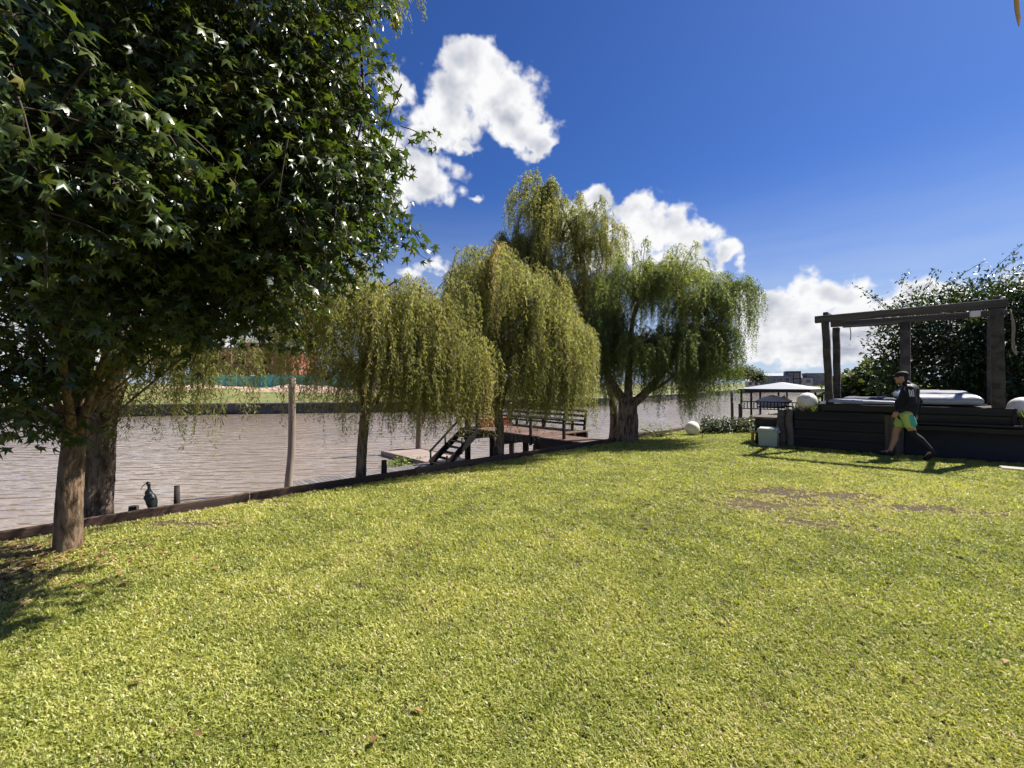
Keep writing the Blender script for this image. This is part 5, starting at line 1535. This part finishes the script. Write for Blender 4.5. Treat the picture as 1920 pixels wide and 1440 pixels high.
# ================================================================== GRASS AND LITTER
def grass():
    rng = np.random.default_rng(99)
    tc = bpy.data.collections.new('grass_tufts')
    nv = 8
    for q in range(nv):
        V = []; T = []; nb = 9
        for i in range(nb):
            a = rng.uniform(0, 6.283); r = .028 * math.sqrt(rng.random()); x, y = math.cos(a) * r, math.sin(a) * r
            L = rng.uniform(.018, .040); w = rng.uniform(.0027, .0046); th = rng.uniform(0, 6.283); ln = rng.uniform(.45, 1.6)
            dx, dy = math.cos(th), math.sin(th); sx, sy = -dy * w, dx * w
            p1 = np.array([x + dx * L * .45 * math.sin(ln * .6), y + dy * L * .45 * math.sin(ln * .6), L * .5 * math.cos(ln * .6)])
            p2 = p1 + np.array([dx * L * .6 * math.sin(ln * 1.3), dy * L * .6 * math.sin(ln * 1.3), L * .6 * math.cos(ln * 1.3)])
            k = len(V)
            V += [(x - sx, y - sy, -.004), (x + sx, y + sy, -.004), tuple(p1 + [sx * .95, sy * .95, 0]), tuple(p1 - [sx * .95, sy * .95, 0]), tuple(p2)]
            T += [(k, k + 1, k + 2), (k, k + 2, k + 3), (k + 3, k + 2, k + 4)]
        me = np_mesh('tuft', V, T); me.materials.append(M_GRASS)
        o = bpy.data.objects.new('tuft_%d' % q, me); tc.objects.link(o)
    # sample positions: dense near the viewpoint, thinner with distance
    n = 420000
    Y = np.concatenate([rng.uniform(-1.5, 1.3, 5000), 1.3 + (rng.random(n) ** 1.55) * 16.5])
    X = rng.uniform(-1, 1, len(Y)) * (np.abs(Y) * 1.32 + .9)
    rel = np.stack([X - O.x, Y - O.y], 1)
    s_ = rel @ np.array([U.x, U.y]); t_ = rel @ np.array([N.x, N.y])
    keep = (t_ < -.05) & (X > -14)
    ra = np.stack([X - A.x, Y - A.y], 1); e_ = ra @ np.array([E.x, E.y]); d_ = ra @ np.array([D_.x, D_.y])
    keep &= ~((e_ > -.1) & (d_ > -.02)) & ~((e_ > -.85) & (e_ <= 0) & (d_ > .0) & (d_ < 1.0))
    keep &= ~((e_ > 3.12) & (e_ < 4.58) & (d_ > -.98) & (d_ < -.66))
    # keep probability ~ 1/Y so the far lawn is not over-sampled
    # bare places
    dirt = np.zeros(len(X))
    for (cx, cy_, rx, ry, am) in ((3.75, 5.95, .55, .22, 1.0), (4.35, 5.7, .6, .2, 1.0), (4.95, 5.15, .6, .18, .95), (5.35, 4.95, .45, .14, .7), (3.05, 5.3, .55, .34, .85), (3.2, 4.6, .5, .2, .7), (3.7, 4.4, .45, .14, .5), (3.8, 5.45, 1.3, .6, .5),
                                  (-4.35, 3.35, .75, .34, 1.0), (-3.9, 3.0, .5, .18, .8), (-3.35, 4.55, .55, .14, .7), (-4.6, 3.85, .6, .2, .9), (3.9, 3.1, .35, .14, .35), (-1.2, 7.05, .8, .1, .4), (-3.3, 5.35, .8, .10, .5)):
        dirt = np.maximum(dirt, am * np.exp(-((X - cx) / rx) ** 2 - ((Y - cy_) / ry) ** 2))
    edge = np.exp(-np.clip(-t_ - .05, 0, None) / .07)
    dirt = np.maximum(dirt, edge * .75)
    nz = vnoise(X * 9, Y * 9, 5) * .5 + vnoise(X * 23, Y * 23, 6) * .5
    pd = np.clip((dirt - .10) * 1.75 * (.12 + 1.6 * nz), 0, .90)
    thin = .5 * vnoise(X * 16, Y * 16, 8) + .5 * vnoise(X * 34, Y * 34, 9)
    keep &= rng.random(len(X)) > pd
    keep &= rng.random(len(X)) > np.clip((thin - .50) * 3.2, 0, .75)
    X, Y, dirt, nz, t_ = X[keep], Y[keep], dirt[keep], nz[keep], t_[keep]
    m = len(X)
    big = vnoise(X * .55 + 9, Y * .55, 1) * .6 + vnoise(X * 1.7, Y * 1.7 + 5, 2) * .4
    mid = vnoise(X * 5, Y * 5, 3)
    tint = .34 + (big - .5) * .40 + (mid - .5) * .28 + rng.normal(0, .13, m) + dirt * .30
    brown = (rng.random(m) < .03 + .05 * (big > .62)); tint = np.where(brown | (rng.random(m) < dirt * .75), rng.uniform(.88, 1.0, m), np.clip(tint, 0, .88))
    scl = .76 * rng.uniform(.7, 1.3, m) * np.clip((np.maximum(Y, 1.5) / 2.6) ** .22, .9, 1.6) * (1 - .35 * dirt) * (.85 + .4 * mid)
    me = bpy.data.meshes.new('grass'); me.vertices.add(m)
    P = np.stack([X, Y, .002 + np.zeros(m)], 1).astype(np.float32); me.vertices.foreach_set('co', P.ravel())
    def attr(nm, ty, v, k='value'):
        a = me.attributes.new(nm, ty, 'POINT'); a.data.foreach_set(k, np.ascontiguousarray(v).ravel())
    attr('tint', 'FLOAT', tint.astype(np.float32)); attr('scl', 'FLOAT', scl.astype(np.float32))
    attr('pick', 'INT', rng.integers(0, nv, m).astype(np.int32))
    rot = np.stack([rng.normal(0, .15, m), rng.normal(0, .15, m), rng.uniform(0, 6.283, m)], 1).astype(np.float32)
    attr('rot', 'FLOAT_VECTOR', rot, 'vector')
    g = bpy.data.objects.new('grass', me); link(g)
    tag(g, 'short coarse yellow-green grass covering the lawn', 'grass', kind='stuff')
    ng = bpy.data.node_groups.new('grass_instances', 'GeometryNodeTree')
    ng.interface.new_socket('Geometry', in_out='INPUT', socket_type='NodeSocketGeometry')
    ng.interface.new_socket('Geometry', in_out='OUTPUT', socket_type='NodeSocketGeometry')
    gi = ng.nodes.new('NodeGroupInput'); go = ng.nodes.new('NodeGroupOutput')
    ci = ng.nodes.new('GeometryNodeCollectionInfo'); ci.inputs['Collection'].default_value = tc
    ci.inputs['Separate Children'].default_value = True; ci.inputs['Reset Children'].default_value = True
    ip = ng.nodes.new('GeometryNodeInstanceOnPoints'); ip.inputs['Pick Instance'].default_value = True
    def na(nm, ty):
        n_ = ng.nodes.new('GeometryNodeInputNamedAttribute'); n_.data_type = ty; n_.inputs['Name'].default_value = nm; return n_.outputs['Attribute']
    ng.links.new(gi.outputs[0], ip.inputs['Points']); ng.links.new(ci.outputs[0], ip.inputs['Instance'])
    ng.links.new(na('pick', 'INT'), ip.inputs['Instance Index'])
    er = ng.nodes.new('FunctionNodeEulerToRotation'); ng.links.new(na('rot', 'FLOAT_VECTOR'), er.inputs[0])
    ng.links.new(er.outputs[0], ip.inputs['Rotation']); ng.links.new(na('scl', 'FLOAT'), ip.inputs['Scale'])
    ng.links.new(ip.outputs[0], go.inputs[0])
    md = g.modifiers.new('instances', 'NODES'); md.node_group = ng
    print('grass tufts', m)
grass()

def litter():
    """fallen leaves: thick under the sweetgum, scattered elsewhere"""
    rng = np.random.default_rng(5)
    n1, n2 = 800, 130
    x = np.concatenate([rng.normal(-4.2, .65, n1), rng.uniform(-4, 8, n2)]); y = np.concatenate([rng.normal(3.45, .45, n1), rng.uniform(1.7, 11, n2)])
    t = (np.stack([x - O.x, y - O.y], 1) @ np.array([N.x, N.y])); k = t < -.08
    ra = np.stack([x - A.x, y - A.y], 1); k &= ~((ra @ np.array([E.x, E.y]) > -.9) & (ra @ np.array([D_.x, D_.y]) > -.1))
    x, y = x[k], y[k]; n = len(x)
    p = np.stack([x, y, rng.uniform(.018, .04, n)], 1)
    f = rng.normal(size=(n, 3)) * [1, 1, .2]; nn = np.array([0, 0, 1]) + rng.normal(size=(n, 3)) * .3
    s = rng.uniform(.03, .07, n)
    V, T = scatter(LEAF_V, LEAF_T, p, basis(f, nn), np.stack([s * .5, s, s], 1))
    tag(mobj('leaf_litter', np_mesh('leaf_litter', V, T, np.repeat(rng.random(n), 4)), M_LITTER), 'brown fallen leaves lying scattered over the grass', 'fallen leaves', kind='stuff')
litter()
